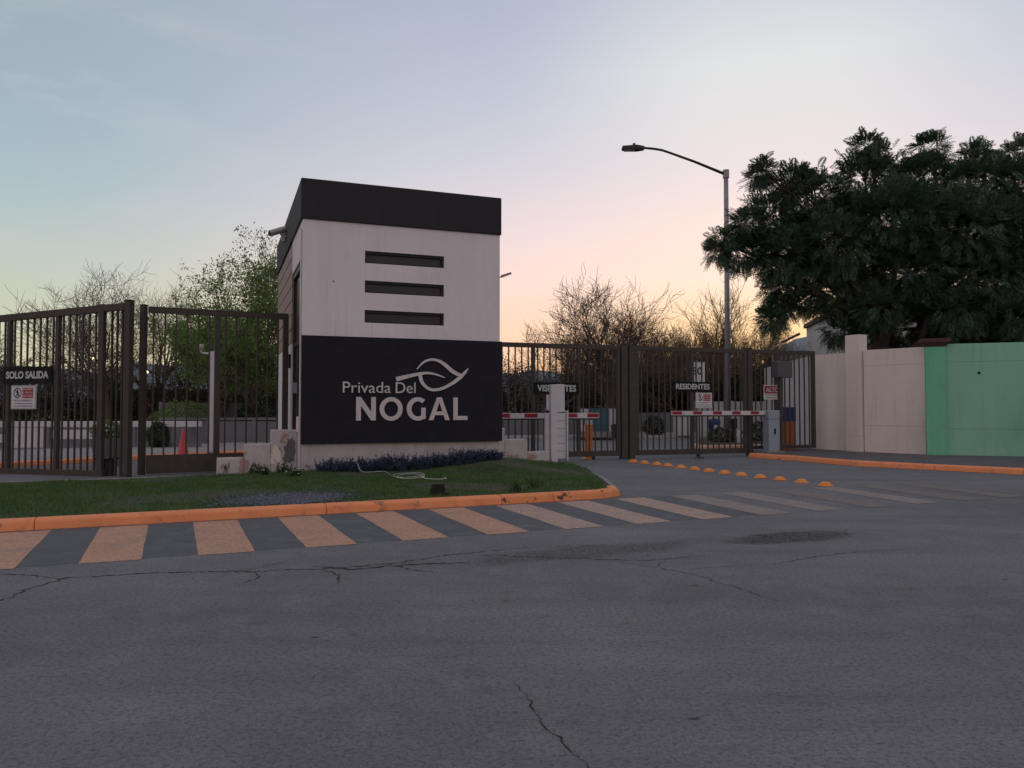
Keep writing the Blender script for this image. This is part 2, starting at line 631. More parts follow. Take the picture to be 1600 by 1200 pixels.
def text_mesh(s, offset=0.0):
    """flat lettering from the built-in font, in x,y"""
    cu = bpy.data.curves.new('lettering', 'FONT')
    cu.body = s
    cu.size = 1.0
    cu.offset = offset
    cu.resolution_u = 4
    o = bpy.data.objects.new('lettering', cu)
    C.objects.link(o)
    dg = bpy.context.evaluated_depsgraph_get()
    me = bpy.data.meshes.new_from_object(o.evaluated_get(dg))
    bpy.data.objects.remove(o)
    co = np.empty(len(me.vertices) * 3)
    me.vertices.foreach_get('co', co)
    fs_ = [tuple(p.vertices) for p in me.polygons]
    bpy.data.meshes.remove(me)
    return co.reshape(-1, 3)[:, :2], fs_


def lettering(name, s, m, parent, x0, x1, z0, z1, y, offset=0.0, depth=.004):
    """text fitted into the rectangle x0..x1, z0..z1 on the plane y (facing -y)"""
    co, fs_ = text_mesh(s, offset)
    mn, mxx = co.min(0), co.max(0)
    sx, sz = (x1 - x0) / (mxx[0] - mn[0]), (z1 - z0) / (mxx[1] - mn[1])
    me = bpy.data.meshes.new(name)
    me.from_pydata([((x - mn[0]) * sx + x0, y, (q - mn[1]) * sz + z0) for x, q in co], [], fs_)
    bm = bmesh.new()
    bm.from_mesh(me)
    r = bmesh.ops.extrude_face_region(bm, geom=bm.faces[:])
    bmesh.ops.translate(bm, vec=(0, depth, 0), verts=[g for g in r['geom'] if isinstance(g, bmesh.types.BMVert)])
    bmesh.ops.recalc_face_normals(bm, faces=bm.faces)
    bm.to_mesh(me)
    bm.free()
    return link(name, me, m, parent)


# ------------------------------------------------------------------ ground, road, kerbs
KA = R(23.8)                                  # the street runs along this direction
K0 = Vector((-6.19, 9.34))
KE = Vector((math.cos(KA), math.sin(KA)))     # along the kerb
KM = Vector((-math.sin(KA), math.cos(KA)))    # from the kerb into the island


def km(e, m_):
    p = K0 + KE * e + KM * m_
    return p.x, p.y


tag(MB().add([(-2500, -2500, -.03), (2500, -2500, -.03), (2500, 2500, -.03), (-2500, 2500, -.03)], [(0, 1, 2, 3)]).build('ground', 'earth'), kind='structure')
road = tag(MB().add([(-70, -40, 0), (70, -40, 0), (70, 47, 0), (-70, 47, 0)], [(0, 1, 2, 3)]).build('road', 'asphalt'), kind='structure')

# crosswalk stripes, each a sheet on the road
rs = random.Random(4)
stripe_mats = ['stripe_peach'] * 6 + ['stripe_pale'] * 3 + ['stripe_worn'] * 2 + ['stripe_ghost', 'stripe_worn'] + ['stripe_ghost'] * 3
for k in range(-2, 13):
    e0 = 2.15 + 1.075 * k
    w = .55
    skew = -.02 * max(k - 2, 0)
    lo, hi = -.07, -2.55
    n_ = 8
    pts, lft, rgt = [], [], []
    for i in range(n_ + 1):
        f = i / n_
        mm = lo + (hi - lo) * f
        lft.append(km(e0 + skew * f * 2 + rs.uniform(-.005, .005), mm))
        rgt.append(km(e0 + w + skew * f * 2 + rs.uniform(-.005, .005), mm))
    vv = []
    for a, b in zip(lft, rgt):
        vv += [(a[0], a[1], .004), (b[0], b[1], .004)]
    ff = [(2 * i, 2 * i + 2, 2 * i + 3, 2 * i + 1) for i in range(n_)]
    MB().add(vv, ff).build('crosswalk_stripe', stripe_mats[k + 2], road)
    if k <= 6:                                # darker sealed band between two stripes
        g0, g1 = e0 + w + .004, e0 + 1.075 - .004
        sk2 = -.02 * max(k - 2, 0)
        vv = []
        for i in range(n_ + 1):
            f = i / n_
            mm = lo + (hi + .06 - lo) * f
            a, b = km(g0 + sk2 * f * 2, mm), km(g1 + (sk2 - .02 * (k >= 2)) * f * 2, mm)
            vv += [(a[0], a[1], .002), (b[0], b[1], .002)]
        MB().add(vv, ff).build('crosswalk_band', 'band_dark', road)


def crack(pts, width, seed, jag=.035):
    r = random.Random(seed)
    P = []
    for a, b in zip(pts[:-1], pts[1:]):
        a, b = Vector(a), Vector(b)
        n = max(2, int((b - a).length / .04))
        for i in range(n):
            P.append(a.lerp(b, i / n) + Vector((r.gauss(0, jag * .42), r.gauss(0, jag * .42))))
    P.append(Vector(pts[-1]))
    vv, ff = [], []
    for i, p in enumerate(P):
        t = (P[min(i + 1, len(P) - 1)] - P[max(i - 1, 0)]).normalized()
        nn = Vector((-t.y, t.x))
        f = i / (len(P) - 1)
        w = width * r.choice((.25, .5, .8, 1.0, 1.5)) * .8 * (.25 + .75 * math.sin(math.pi * min(1, max(.08, f))))
        vv += [(*(p + nn * w / 2), .003), (*(p - nn * w / 2), .003)]
    ff = [(2 * i, 2 * i + 1, 2 * i + 3, 2 * i + 2) for i in range(len(P) - 1)]
    MB().add(vv, ff).build('crack', 'crack_fill', road)


crack([(-5.2, 5.5), (-3.98, 6.01), (-4.01, 6.55), (-3.93, 6.85), (-3.2, 7.06), (-2.35, 7.11), (-1.68, 7.25), (-1.12, 7.5), (-.65, 7.9), (.1, 8.3), (.9, 8.5)], .028, 1)
crack([(-3.93, 6.8), (-4.3, 6.95), (-4.7, 7.0)], .018, 2)
crack([(-2.55, 7.1), (-2.35, 7.35), (-2.2, 7.6)], .016, 3)
crack([(-2.4, 7.1), (-2.25, 6.9), (-2.3, 6.6)], .016, 4)
crack([(-1.75, 7.2), (-1.55, 6.95), (-1.5, 6.6)], .03, 5)
crack([(-1.9, 7.35), (-1.5, 7.2), (-1.0, 7.42), (-.4, 7.5)], .05, 6)
crack([(-1.2, 7.45), (-.95, 7.2), (-.7, 7.05)], .016, 7)
crack([(-.65, 7.9), (-.1, 7.85), (.5, 7.75), (1.3, 7.6), (2.0, 7.9)], .02, 8)
crack([(1.0, 7.55), (1.35, 7.3), (1.7, 6.9), (2.0, 6.2), (2.15, 5.9)], .014, 9)
crack([(1.35, 7.3), (1.5, 7.6)], .014, 10)
crack([(0.0, 4.3), (.06, 4.1), (.12, 3.8), (.2, 3.55), (.3, 3.3), (.36, 3.1), (.5, 2.7)], .012, 11, .018)
crack([(1.6, 7.2), (2.6, 7.5), (3.4, 8.0), (4.8, 8.4)], .012, 12)
crack([(2.5, 14.2), (3.0, 13.9), (3.6, 14.1), (4.0, 13.9)], .04, 13)
crack([(2.3, 15.0), (2.9, 14.4), (3.3, 14.2)], .02, 14)
crack([(-.9, 11.3), (.2, 11.75), (1.2, 12.2)], .02, 15)

# small litter on the road
for i, (x, y, a, l_) in enumerate([(1.55, 6.55, .3, .085), (1.78, 6.62, 1.1, .05), (-.05, 6.02, .2, .06), (-1.05, 5.15, .5, .05), (.8, 5.4, 2.0, .05),
                                   (3.3, 6.4, .8, .05), (.35, 8.0, .1, .08), (-4.0, 4.9, .6, .04), (3.9, 8.6, .4, .05)]):
    o = MB().add([(-l_ / 2, 0, 0), (-l_ * .1, -l_ * .22, .006), (l_ / 2, 0, .004), (0, l_ * .2, .01)], [(0, 1, 2, 3)]).build('fallen_leaf', 'debris', None, (x, y, .006), a)
    spots = ['longer dry leaf on the asphalt right of centre below the cracked patch', 'pale curled leaf just right of the longer dry leaf on the road',
             'dry leaf on the asphalt below the middle of the crossing', 'tiny dry leaf on the asphalt below the long left crack',
             'tiny dry leaf in the middle foreground of the road', 'tiny dry leaf on the right foreground asphalt',
             'dry leaf lying on the dark ravelled asphalt patch', 'tiny leaf in the far left foreground of the road', 'small leaf beside the crumbled black patch at right']
    tag(o, spots[i], 'leaf', 'leaves fallen on the road')


def kerb_piece(parent, p0, p1, m='kerb_orange', prof=((0, 0), (.025, .105), (.05, .128), (.085, .138), (.20, .142), (.215, 0)), side=1, n0=None, n1=None):
    """kerb stone swept from p0 to p1, the road on its right hand when side=1"""
    p0, p1 = Vector(p0), Vector(p1)
    t = (p1 - p0).normalized()
    nn = Vector((-t.y, t.x)) * side
    n0 = n0 or nn
    n1 = n1 or nn
    k = len(prof)
    vv = [(*(p0 + n0 * o_), z) for o_, z in prof] + [(*(p1 + n1 * o_), z) for o_, z in prof]
    ff = [(i, (i + 1) % k, k + (i + 1) % k, k + i) for i in range(k)] + [tuple(reversed(range(k))), tuple(range(k, 2 * k))]
    return MB().add(vv, ff).build('kerb_stone', m, parent, bevel=.012)


def kerb_run(parent, pts, m='kerb_orange', side=1, gap=.006, last=None):
    pts = [Vector(p) for p in pts]
    nrm = []
    for i in range(len(pts)):
        t = Vector((0, 0))
        if i > 0:
            t += (pts[i] - pts[i - 1]).normalized()
        if i < len(pts) - 1:
            t += (pts[i + 1] - pts[i]).normalized()
        t.normalize()
        nrm.append(Vector((-t.y, t.x)) * side)
    for i in range(len(pts) - 1):
        t = (pts[i + 1] - pts[i]).normalized() * gap / 2
        kerb_piece(parent, pts[i] + t, pts[i + 1] - t, (last if last and i >= len(pts) - last[1] - 1 else m) if not last else (last[0] if i >= len(pts) - 1 - last[1] else m), side=side, n0=nrm[i], n1=nrm[i + 1])


kerb = tag(bpy.data.objects.new('kerb', None), kind='structure')
C.objects.link(kerb)
kerb_run(kerb, [km(e, 0) for e in (-16, -12.5, -9, -5.5, -2.2, .35, 3.9, 6.6, 7.5)] + [km(8.45, .03), km(8.9, .25), km(9.08, .62)], last=('kerb_orange_cracked', 4))
# thin concrete edging round the right end of the island
kerb_edge = tag(bpy.data.objects.new('kerb_edging', None), kind='structure')
C.objects.link(kerb_edge)
epts = [km(9.12, .66), km(9.5, 1.4), km(10.1, 2.7), km(10.55, 3.9), km(10.85, 5.2), km(10.9, 6.7), km(10.7, 7.6)]
for a, b in zip(epts[:-1], epts[1:]):
    kerb_piece(kerb_edge, a, b, 'concrete', prof=((0, 0), (.005, .05), (.02, .06), (.10, .062), (.11, 0)))


# island lawn
def emax(m_):
    return float(np.interp(m_, [0, .25, .7, 1.4, 2.7, 3.9, 5.2, 6.7, 7.6], [8.4, 8.7, 9.0, 9.4, 10.0, 10.45, 10.76, 10.8, 10.6]))


def hz(x, y):
    b = .215 * math.exp(-(((x + .3) / 1.5) ** 2 + ((y - 18.0) / 1.6) ** 2)) + .05 * math.exp(-(((x + 4.6) / 1.6) ** 2 + ((y - 16.4) / 1.2) ** 2))
    return .128 + b + .012 * math.sin(1.9 * x + .7 * y) * math.sin(1.3 * y - .4 * x) - .004


vv, ff = [], []
ms = np.linspace(.19, 7.4, 60)
NE = 110
for m_ in ms:
    em = emax(m_)
    e0 = -17 if m_ <= 5.85 else 4.0
    for i in range(NE):
        x, y = km(e0 + (em - e0) * i / (NE - 1), m_)
        edge = min(1, (em - (e0 + (em - e0) * i / (NE - 1))) / .5)
        z = hz(x, y)
        if m_ > .6:
            z = .055 + (z - .055) * max(0, edge) if edge < 1 else z
        vv.append((x, y, z))
for j in range(len(ms) - 1):
    if ms[j] <= 5.85 < ms[j + 1]:
        continue
    for i in range(NE - 1):
        a = j * NE + i
        ff.append((a, a + 1, a + NE + 1, a + NE))
lawn = tag(MB().add(vv, ff).build('lawn', 'lawn_soil', smooth=True), kind='structure')
# concrete strip and asphalt apron behind the lawn, in front of the exit gate
strip = MB().add([(*km(-17, 5.80), .10), (*km(3.5, 5.80), .10), (*km(3.5, 5.95), .10), (*km(-17, 5.95), .10)], [(0, 1, 2, 3)])
strip.add([(*km(-17, 5.80), -.02), (*km(3.5, 5.80), -.02), (*km(3.5, 5.95), -.02), (*km(-17, 5.95), -.02)], [(0, 1, 2, 3)])
tag(MB().prism_xy([km(-17, 5.80), km(3.6, 5.80), km(3.6, 5.94), km(-17, 5.94)], -.02, .135).build('lawn_edging', 'concrete'), kind='structure')

# right-hand pavement with its orange kerb
pavement = tag(MB().prism_xy([(7.45, 23.25), (8.2, 22.12), (9.0, 20.2), (10.33, 18.78), (11.66, 17.52), (13.0, 16.75), (15, 16.5), (20, 18.2), (30, 22.5),
                              (30, 27), (20, 24), (16.5, 22), (14.4, 22.2), (12.4, 23.2), (11.2, 25), (10.5, 27), (7.8, 25.2)], -.02, .14).build('pavement', 'sidewalk_dark'), kind='structure')
kerb_right = tag(bpy.data.objects.new('kerb_right', None), kind='structure')
C.objects.link(kerb_right)
kerb_run(kerb_right, [(30, 22.3), (24, 19.7), (20, 18.0), (17.5, 17.0), (15, 16.35), (13.0, 16.55), (11.54, 17.37), (10.21, 18.62), (8.84, 20.07), (8.35, 21.2), (8.05, 22.02), (7.31, 23.15), (7.2, 23.5)], side=-1)

# ------------------------------------------------------------------ guardhouse
BA = R(20.8)
BO = (-4.524, 16.5, 0)
gh = empty('guardhouse', BO, BA, 'white and charcoal guardhouse tower with three slit windows behind the name sign', 'building')
W, D, ZT, ZF = 4.53, 7.5, 6.488, 5.605
wa0, wa1 = 1.343, 3.167
slots = [(4.73, 5.005), (4.068, 4.343), (3.40, 3.683)]
fw = MB()
fw.box(0, wa0, 0, .22, .74, ZF)
fw.box(wa1, W, 0, .22, .74, ZF)
zs = [.74] + [z for s_ in reversed(slots) for z in s_] + [ZF]
for i in range(0, len(zs), 2):
    fw.box(wa0, wa1, 0, .22, zs[i], zs[i + 1])
fw.build('wall', 'stucco', gh)
MB().box(W - .22, W, .22, D, -.05, ZF).build('wall', 'stucco', gh)
MB().box(0, W, D - .22, D, -.05, ZF).build('wall', 'stucco', gh)
lw = MB()
lw.box(0, .2, .22, .56, -.05, ZF)
lw.box(0, .2, 2.55, D - .22, -.05, 3.1)
lw.box(.06, .2, 2.55, D - .22, 3.1, ZF)
lw.box(0, .2, .56, 2.55, 4.80, ZF)
lw.box(0, .2, .56, 2.55, -.05, .95)
lw.build('wall', 'stucco', gh)
MB().box(.012, W - .02, -.02, .22, -.05, .74).build('plinth', 'stucco_plinth', gh)
rf = MB().box(-.045, W + .03, -.045, D + .06, ZF, ZT).build('roof_fascia', 'charcoal_paint', gh, bevel=.015)
MB().tube([(3.45, .5, ZT), (3.45, .5, ZT + .10)], .035, 10).build('vent_pipe', 'galvanised', rf)
for z0, z1 in slots:
    w_ = MB()
    t_ = .05
    w_.box(wa0 + .001, wa0 + t_, .05, .16, z0 + .001, z1 - .001)
    w_.box(wa1 - t_, wa1 - .001, .05, .16, z0 + .001, z1 - .001)
    w_.box(wa0 + t_, wa1 - t_, .05, .16, z0 + .001, z0 + t_ * .7)
    w_.box(wa0 + t_, wa1 - t_, .05, .16, z1 - t_ * 1.1, z1 - .001)
    wo = w_.build('window', 'frame_black', gh)
    MB().box(wa0 + t_, wa1 - t_, .115, .13, z0 + t_ * .7, z1 - t_ * 1.1).build('pane', 'window_glass', wo)
# small stain of rust / hole on the lowest window and a nail hole on the wall
MB().tube([(2.1, .112, 3.44), (2.16, .112, 3.445)], .012, 6).build('window_latch', 'frame_black', gh)
MB().tube([(.66, -.004, 4.28), (.66, .004, 4.28)], .022, 8).build('wall_mark', 'cement_patch', gh)
# left side: timber siding boards with dark gaps
for i in range(7):
    z0 = 3.12 + i * .355
    z1 = min(z0 + .325, ZF - .01)
    MB().box(-.005, .058, 2.57, D - .05, z0, z1).build('siding_board', 'siding_wood', gh, bevel=.004)
# tall glazed door
dr = MB()
dr.box(.03, .16, .57, .66, .96, 4.79)
dr.box(.03, .16, 2.45, 2.54, .96, 4.79)
dr.box(.03, .16, .66, 2.45, 4.66, 4.79)
dr.box(.05, .15, .66, 2.45, 2.98, 3.08)
dr.box(.05, .15, 1.5, 1.58, .96, 2.98)
dro = dr.build('door', 'frame_black', gh)
MB().box(.09, .105, .66, 2.45, 3.08, 4.66).build('pane', 'door_glass', dro)
MB().box(.09, .105, .66, 1.5, .96, 2.98).build('pane', 'door_glass', dro)
MB().box(.09, .105, 1.58, 2.45, .96, 2.98).build('pane', 'door_glass', dro)
MB().box(-.05, .04, 1.44, 1.48, 1.85, 2.1).build('handle', 'galvanised', dro)
MB().box(-.06, -.002, .12, .5, .98, 1.32).build('electrical_box', 'cream_wall', gh, bevel=.01)
MB().box(-.05, 0, 2.75, 2.9, 2.5, 2.85).build('intercom', 'frame_black', gh, bevel=.008)
MB().tube([(-.025, .07, .05), (-.025, .07, 5.4)], .018, 8).build('conduit', 'white_paint', gh)

# name sign fixed to the front
sign = empty('entrance_sign', (BO[0] + math.sin(BA) * .0, BO[1], 0), BA, 'large black name sign with raised leaf emblem and lettering on the guardhouse front', 'sign')
pan = MB()
pan.box(-.015, 4.56, -.10, -.022, .736, 3.07)
pan.build('panel', 'panel_black', sign, bevel=.008)
y0, y1 = -.128, -.101


def nletter(polys=None, ribbons=None):
    b = MB()
    for p in polys or []:
        b.prism_xz(p, y0, y1)
    for pts, ws in ribbons or []:
        b.ribbon_xz(pts, ws, y0, y1)
    b.build('letter', 'letter_metal', sign)


ZB, ZC = 1.232, 1.748
S = .104
nletter([[(1.149, ZB), (1.149 + S, ZB), (1.149 + S, 1.56), (1.478, ZB), (1.581, ZB), (1.581, ZC), (1.478, ZC), (1.478, 1.42), (1.252, ZC), (1.149, ZC)]])


def arc(cx, cz, rx, rz, a0, a1, n=28):
    return [(cx + rx * math.cos(R(a0 + (a1 - a0) * i / n)), cz + rz * math.sin(R(a0 + (a1 - a0) * i / n))) for i in range(n + 1)]


def ringletter(cx, cz, rx, rz, ix, iz, a0, a1, closed):
    o_ = arc(cx, cz, rx, rz, a0, a1)
    i_ = arc(cx, cz, ix, iz, a0, a1)
    b = MB()
    n = len(o_)
    k = 0
    for p, q in zip(o_, i_):
        b.v += [(p[0], y0, p[1]), (q[0], y0, q[1]), (q[0], y1, q[1]), (p[0], y1, p[1])]
    for j in range(n - 1):
        a, c = 4 * j, 4 * j + 4
        b.f += [(a, a + 1, c + 1, c), (a + 1, a + 2, c + 2, c + 1), (a + 2, a + 3, c + 3, c + 2), (a + 3, a, c, c + 3)]
    if not closed:
        e = 4 * (n - 1)
        b.f += [(3, 2, 1, 0), (e, e + 1, e + 2, e + 3)]
    return b


ringletter(1.923, 1.4865, .259, .264, .156, .17, 0, 360, True).build('letter', 'letter_metal', sign)
gb = ringletter(2.53, 1.4865, .257, .264, .150, .17, 50, 318, False)
gb.box(2.606, 2.708, y0 - .0008, y1, 1.262, 1.515)
gb.build('letter', 'letter_metal', sign)
nletter([[(2.781, ZB), (2.888, ZB), (2.925, 1.345), (2.958, 1.43), (3.027, 1.64), (3.027, ZC), (2.972, ZC)],
         [(3.272, ZB), (3.082, ZC), (3.0275, ZC), (3.0275, 1.64), (3.096, 1.43), (3.129, 1.345), (3.165, ZB)],
         [(2.9255, 1.3455), (3.1285, 1.3455), (3.0955, 1.4295), (2.9585, 1.4295)]])
nletter([[(3.358, ZB), (3.697, ZB), (3.697, 1.325), (3.462, 1.325), (3.462, ZC), (3.358, ZC)]])


def small_letters(s, xa, xb, zb, cap):
    """one raised letter object per character, spaced as the font sets them"""
    cco, _ = text_mesh('P')
    sz = cap / (cco[:, 1].max() - 0)
    full, _ = text_mesh(s)
    mn, mxx = full[:, 0].min(), full[:, 0].max()
    sx = (xb - xa) / (mxx - mn)
    for i, ch in enumerate(s):
        if ch == ' ':
            continue
        pre, _ = text_mesh(s[:i + 1])
        co, fs_ = text_mesh(ch)
        shift = pre[:, 0].max() - co[:, 0].max()
        me = bpy.data.meshes.new('letter')
        me.from_pydata([((x + shift - mn) * sx + xa, y0, q * sz + zb) for x, q in co], [], fs_)
        bm = bmesh.new()
        bm.from_mesh(me)
        r_ = bmesh.ops.extrude_face_region(bm, geom=bm.faces[:])
        bmesh.ops.translate(bm, vec=(0, y1 - y0, 0), verts=[g for g in r_['geom'] if isinstance(g, bmesh.types.BMVert)])
        bmesh.ops.recalc_face_normals(bm, faces=bm.faces)
        bm.to_mesh(me)
        bm.free()
        link('letter', me, 'letter_metal', sign)


small_letters('Privada', .859, 1.913, 1.842, .238)
small_letters('Del', 2.023, 2.473, 1.842, .238)


def smooth_path(p, n=6):
    out_ = []
    for i in range(len(p) - 1):
        p0_, p1_, p2_, p3_ = p[max(i - 1, 0)], p[i], p[i + 1], p[min(i + 2, len(p) - 1)]
        for k in range(n):
            t = k / n
            out_.append(tuple(.5 * ((2 * b) + (c - a) * t + (2 * a - 5 * b + 4 * c - d) * t * t + (3 * b - a - 3 * c + d) * t ** 3)
                              for a, b, c, d in zip(p0_, p1_, p2_, p3_)))
    out_.append(p[-1])
    return out_


upper = [(2.502, 2.384, .022), (2.65, 2.535, .045), (2.789, 2.597, .052), (2.918, 2.602, .058), (3.047, 2.562, .07), (3.178, 2.477, .082), (3.309, 2.366, .088),
         (3.418, 2.300, .085), (3.50, 2.268, .075), (3.57, 2.262, .055)]
lower = [(3.716, 2.427, .012), (3.625, 2.313, .062), (3.495, 2.19, .08), (3.315, 2.062, .072), (3.114, 1.96, .066), (2.941, 1.92, .062), (2.813, 1.928, .064),
         (2.69, 2.005, .07), (2.612, 2.11, .078), (2.575, 2.25, .085)]
stem = [(2.03, 2.148, .10), (2.261, 2.207, .085), (2.471, 2.258, .072), (2.662, 2.293, .06), (2.811, 2.295, .052), (2.983, 2.258, .04), (3.157, 2.197, .02)]
leaf = empty('leaf_emblem', (0, 0, 0))
leaf.parent = sign
for k, st in enumerate((upper, lower, stem)):
    q = smooth_path(st)
    dq = .0011 * k
    MB().ribbon_xz([(a, b) for a, b, c in q], [c for a, b, c in q], y0 - dq, y1).build('leaf_stroke', 'letter_metal', leaf)


def bxy(a, b):
    """guardhouse frame to world"""
    return BO[0] + a * math.cos(BA) - b * math.sin(BA), BO[1] + a * math.sin(BA) + b * math.cos(BA)


# bullet camera on the left fascia
cx_, cy_ = bxy(-.05, 4.2)
cc = empty('security_camera', (cx_, cy_, 6.0), BA, 'pale bullet security camera on the left side of the guardhouse roof band', 'camera')
MB().box(-.10, 0, -.06, .06, -.06, .10).build('bracket', 'camera_white', cc, bevel=.01)
MB().tube([(-.05, 0, .08), (-.13, -.05, .14)], .025, 8).build('arm', 'camera_white', cc)
MB().tube([(.10, .02, .34), (-.40, -.12, .12)], .085, 14).build('body', 'camera_white', cc, smooth=False)
MB().tube([(-.398, -.119, .121), (-.415, -.124, .113)], .062, 14).build('lens', 'frame_black', cc)

# stepped low walls either side of the guardhouse


def stepped(name, label, b, a_dir, a0, tops, L_, zb, m):
    e = empty(name, (*bxy(a0, b), 0), BA, label, 'wall')
    for i, zt in enumerate(tops):
        x0_, x1_ = sorted((a_dir * i * L_, a_dir * (i + 1) * L_ - a_dir * .002))
        MB().box(x0_, x1_, 0, .34, zb, zt).build('block', m, e, bevel=.018)
    return e


sl = stepped('stepped_wall', 'low white stepped wall with peeling paint left of the guardhouse', .8, -1, -.01, (1.02, .715, .42), .56, -.03, 'peeling_wall')


def ragged(poly, seed, amp=.022, n=6):
    r = random.Random(seed)
    out_ = []
    for i, p in enumerate(poly):
        q = poly[(i + 1) % len(poly)]
        for k in range(n):
            t = k / n
            out_.append((p[0] + (q[0] - p[0]) * t + r.gauss(0, amp * .6), p[1] + (q[1] - p[1]) * t + r.gauss(0, amp * .6)))
    return out_


# bare cement render where the paint has fallen off
MB().prism_xz(ragged([(-.05, .30), (-.05, .78), (-.10, .86), (-.22, .80), (-.20, .70), (-.30, .66), (-.24, .52), (-.31, .40), (-.28, .28)], 3), -.008, .004).build('cement_patch', 'cement_patch', sl)
MB().prism_xz(ragged([(-.36, .30), (-.33, .46), (-.40, .62), (-.50, .68), (-.54, .52), (-.55, .40), (-.58, .28), (-.44, .24)], 5), -.006, .004).build('exposed_render', 'cream_wall', sl)
stepped('stepped_wall', 'low pinkish stepped wall right of the guardhouse beside the white cabinet', 1.35, 1, W + .01, (1.0, .71, .38), .62, -.03, 'peeling_wall')

# ------------------------------------------------------------------ gates


def bar_set(parent, xs, z0, z1, w=.035, m='gate_steel', y=0.0):
    me = MB().box(-w / 2, w / 2, -w / 2, w / 2, 0, z1 - z0).mesh('bar')
    me.materials.append(MATS[m])
    for x in xs:
        o = bpy.data.objects.new('bar', me)
        C.objects.link(o)
        o.parent = parent
        o.location = (x, y, z0)


def frange(a, b, n):
    return [a + (b - a) * (i + .5) / n for i in range(n)]


# exit gate at left: sliding leaf running from post A away to the left
A2, L2 = Vector((-8.4, 16.8)), Vector((-11.9, 17.8))
tdir = (L2 - A2).normalized()
ga = math.atan2(-tdir.y, -tdir.x)            # local +x runs from left to right towards post A
LEN = 6.2
P0 = A2 + tdir * LEN
eg = empty('exit_gate', (P0.x, P0.y, 0), ga, 'brown steel sliding exit gate leaf at far left carrying the exit sign', 'gate')
X = lambda t: LEN - t                          # t = distance from post A
slope = .045


def top_at(x):
    return 3.82 - (LEN - x) * slope


ST = [.72, 1.93, 3.33, 4.55, 5.8]
for i, t in enumerate(ST):
    w_ = .14 if i == 0 else .09
    MB().box(X(t) - w_ / 2, X(t) + w_ / 2, -.05, .05, .05, top_at(X(t)) - .12 + (.14 if i == 0 else 0)).build('stile', 'gate_steel', eg, bevel=.004)
tr = MB()
xa, xb = 0, LEN - .1
tr.add([(xa, -.055, top_at(xa) - .15), (xb, -.055, top_at(xb) - .15), (xb, .055, top_at(xb) - .15), (xa, .055, top_at(xa) - .15),
        (xa, -.055, top_at(xa)), (xb, -.055, top_at(xb)), (xb, .055, top_at(xb)), (xa, .055, top_at(xa))],
       [(3, 2, 1, 0), (4, 5, 6, 7), (0, 1, 5, 4), (1, 2, 6, 5), (2, 3, 7, 6), (3, 0, 4, 7)])
tr.build('top_rail', 'gate_steel', eg)
MB().box(0, LEN - .62, -.056, .056, -.03, .13).build('bottom_rail', 'gate_steel', eg)
for t0, t1, n in ((.80, 1.88, 6), (1.98, 3.28, 7), (3.38, 4.5, 6), (4.6, 5.75, 6)):
    xs = frange(X(t1), X(t0), n)
    for x in xs:
        MB().box(-.017, .017, -.017, .017, .13, top_at(x) - .15).build('bar', 'gate_steel', eg, (x, 0, 0))
bar_set(eg, [X(.56), X(.42), X(.28)], .0, top_at(LEN - .4) - .1, .038, y=.12)

for nm, pos, lab, w_, zt in (('gate_post', A2, 'tall square brown gate post nearest the camera at left, tallest of the fence', .145, 3.86),
                             ('gate_post', Vector((-8.37, 17.40)), 'second brown gate post just right of the tallest left post', .12, 3.84)):
    e = empty(nm, (pos.x, pos.y, 0), ga, lab, 'post', 'posts of the exit gate')
    MB().box(-w_ / 2, w_ / 2, -w_ / 2, w_ / 2, -.03, zt).build('shaft', 'gate_steel', e, bevel=.006)
    MB().box(-w_ / 2 - .01, w_ / 2 + .01, -w_ / 2 - .01, w_ / 2 + .01, zt, zt + .018).build('cap', 'gate_steel', e)

# fixed leaf between second post and guardhouse
Bv, B1 = Vector((-8.37, 17.40)), Vector((-5.5, 18.82))
t2 = (B1 - Bv)
LL = t2.length
lf = empty('swing_gate', (Bv.x, Bv.y, 0), math.atan2(t2.y, t2.x), 'brown steel gate leaf with solid kick plate left of the guardhouse', 'gate')
MB().box(.09, LL, -.05, .05, 3.68, 3.82).build('top_rail', 'gate_steel', lf, bevel=.004)
MB().box(.09, LL - .02, -.03, .03, .02, .44).build('kick_plate', 'gate_steel', lf, bevel=.004)
for x in (1.58, LL - .06):
    MB().box(x - .065, x + .065, -.052, .052, .44 if x < 2 else .02, 3.68).build('stile', 'gate_steel', lf, bevel=.004)
bar_set(lf, frange(.09, 1.52, 6), .44, 3.68, .036)
bar_set(lf, frange(1.64, LL - .12, 6), .44, 3.68, .036)

# gate motor box and chain gear between the left posts
gm = empty('gate_motor', (-9.05, 17.2, 0), ga, 'black box gate motor at the foot of the exit gate', 'motor')
MB().box(-.16, .16, -.14, .14, 0, .36).build('housing', 'rubber', gm, bevel=.02)
MB().box(-.19, .19, -.17, .17, .36, .40).build('lid', 'rubber', gm, bevel=.01)

# entrance gates at right
GA = R(19)
G0 = Vector((-.27, 21.55))
GU = Vector((math.cos(GA), math.sin(GA)))
GT = 3.36


def gpos(t, off=0.0):
    p = G0 + GU * t + Vector((math.sin(GA), -math.cos(GA))) * off
    return p.x, p.y


def leaf_gate(name, label, t0, t1, stiles, groups, z0=.10, railh=.16):
    e = empty(name, (*gpos(t0), 0), GA, label, 'gate')
    L_ = t1 - t0
    MB().box(0, L_, -.05, .05, GT - .13, GT).build('top_rail', 'gate_steel', e, bevel=.004)
    MB().box(0, L_, -.05, .05, z0, z0 + railh).build('bottom_rail', 'gate_steel', e, bevel=.004)
    for x, w_ in stiles:
        MB().box(x - w_ / 2, x + w_ / 2, -.048, .048, z0 + railh, GT - .13).build('stile', 'gate_steel', e, bevel=.004)
    for a, b, n in groups:
        bar_set(e, frange(a, b, n), z0 + railh, GT - .13, .034)
    return e


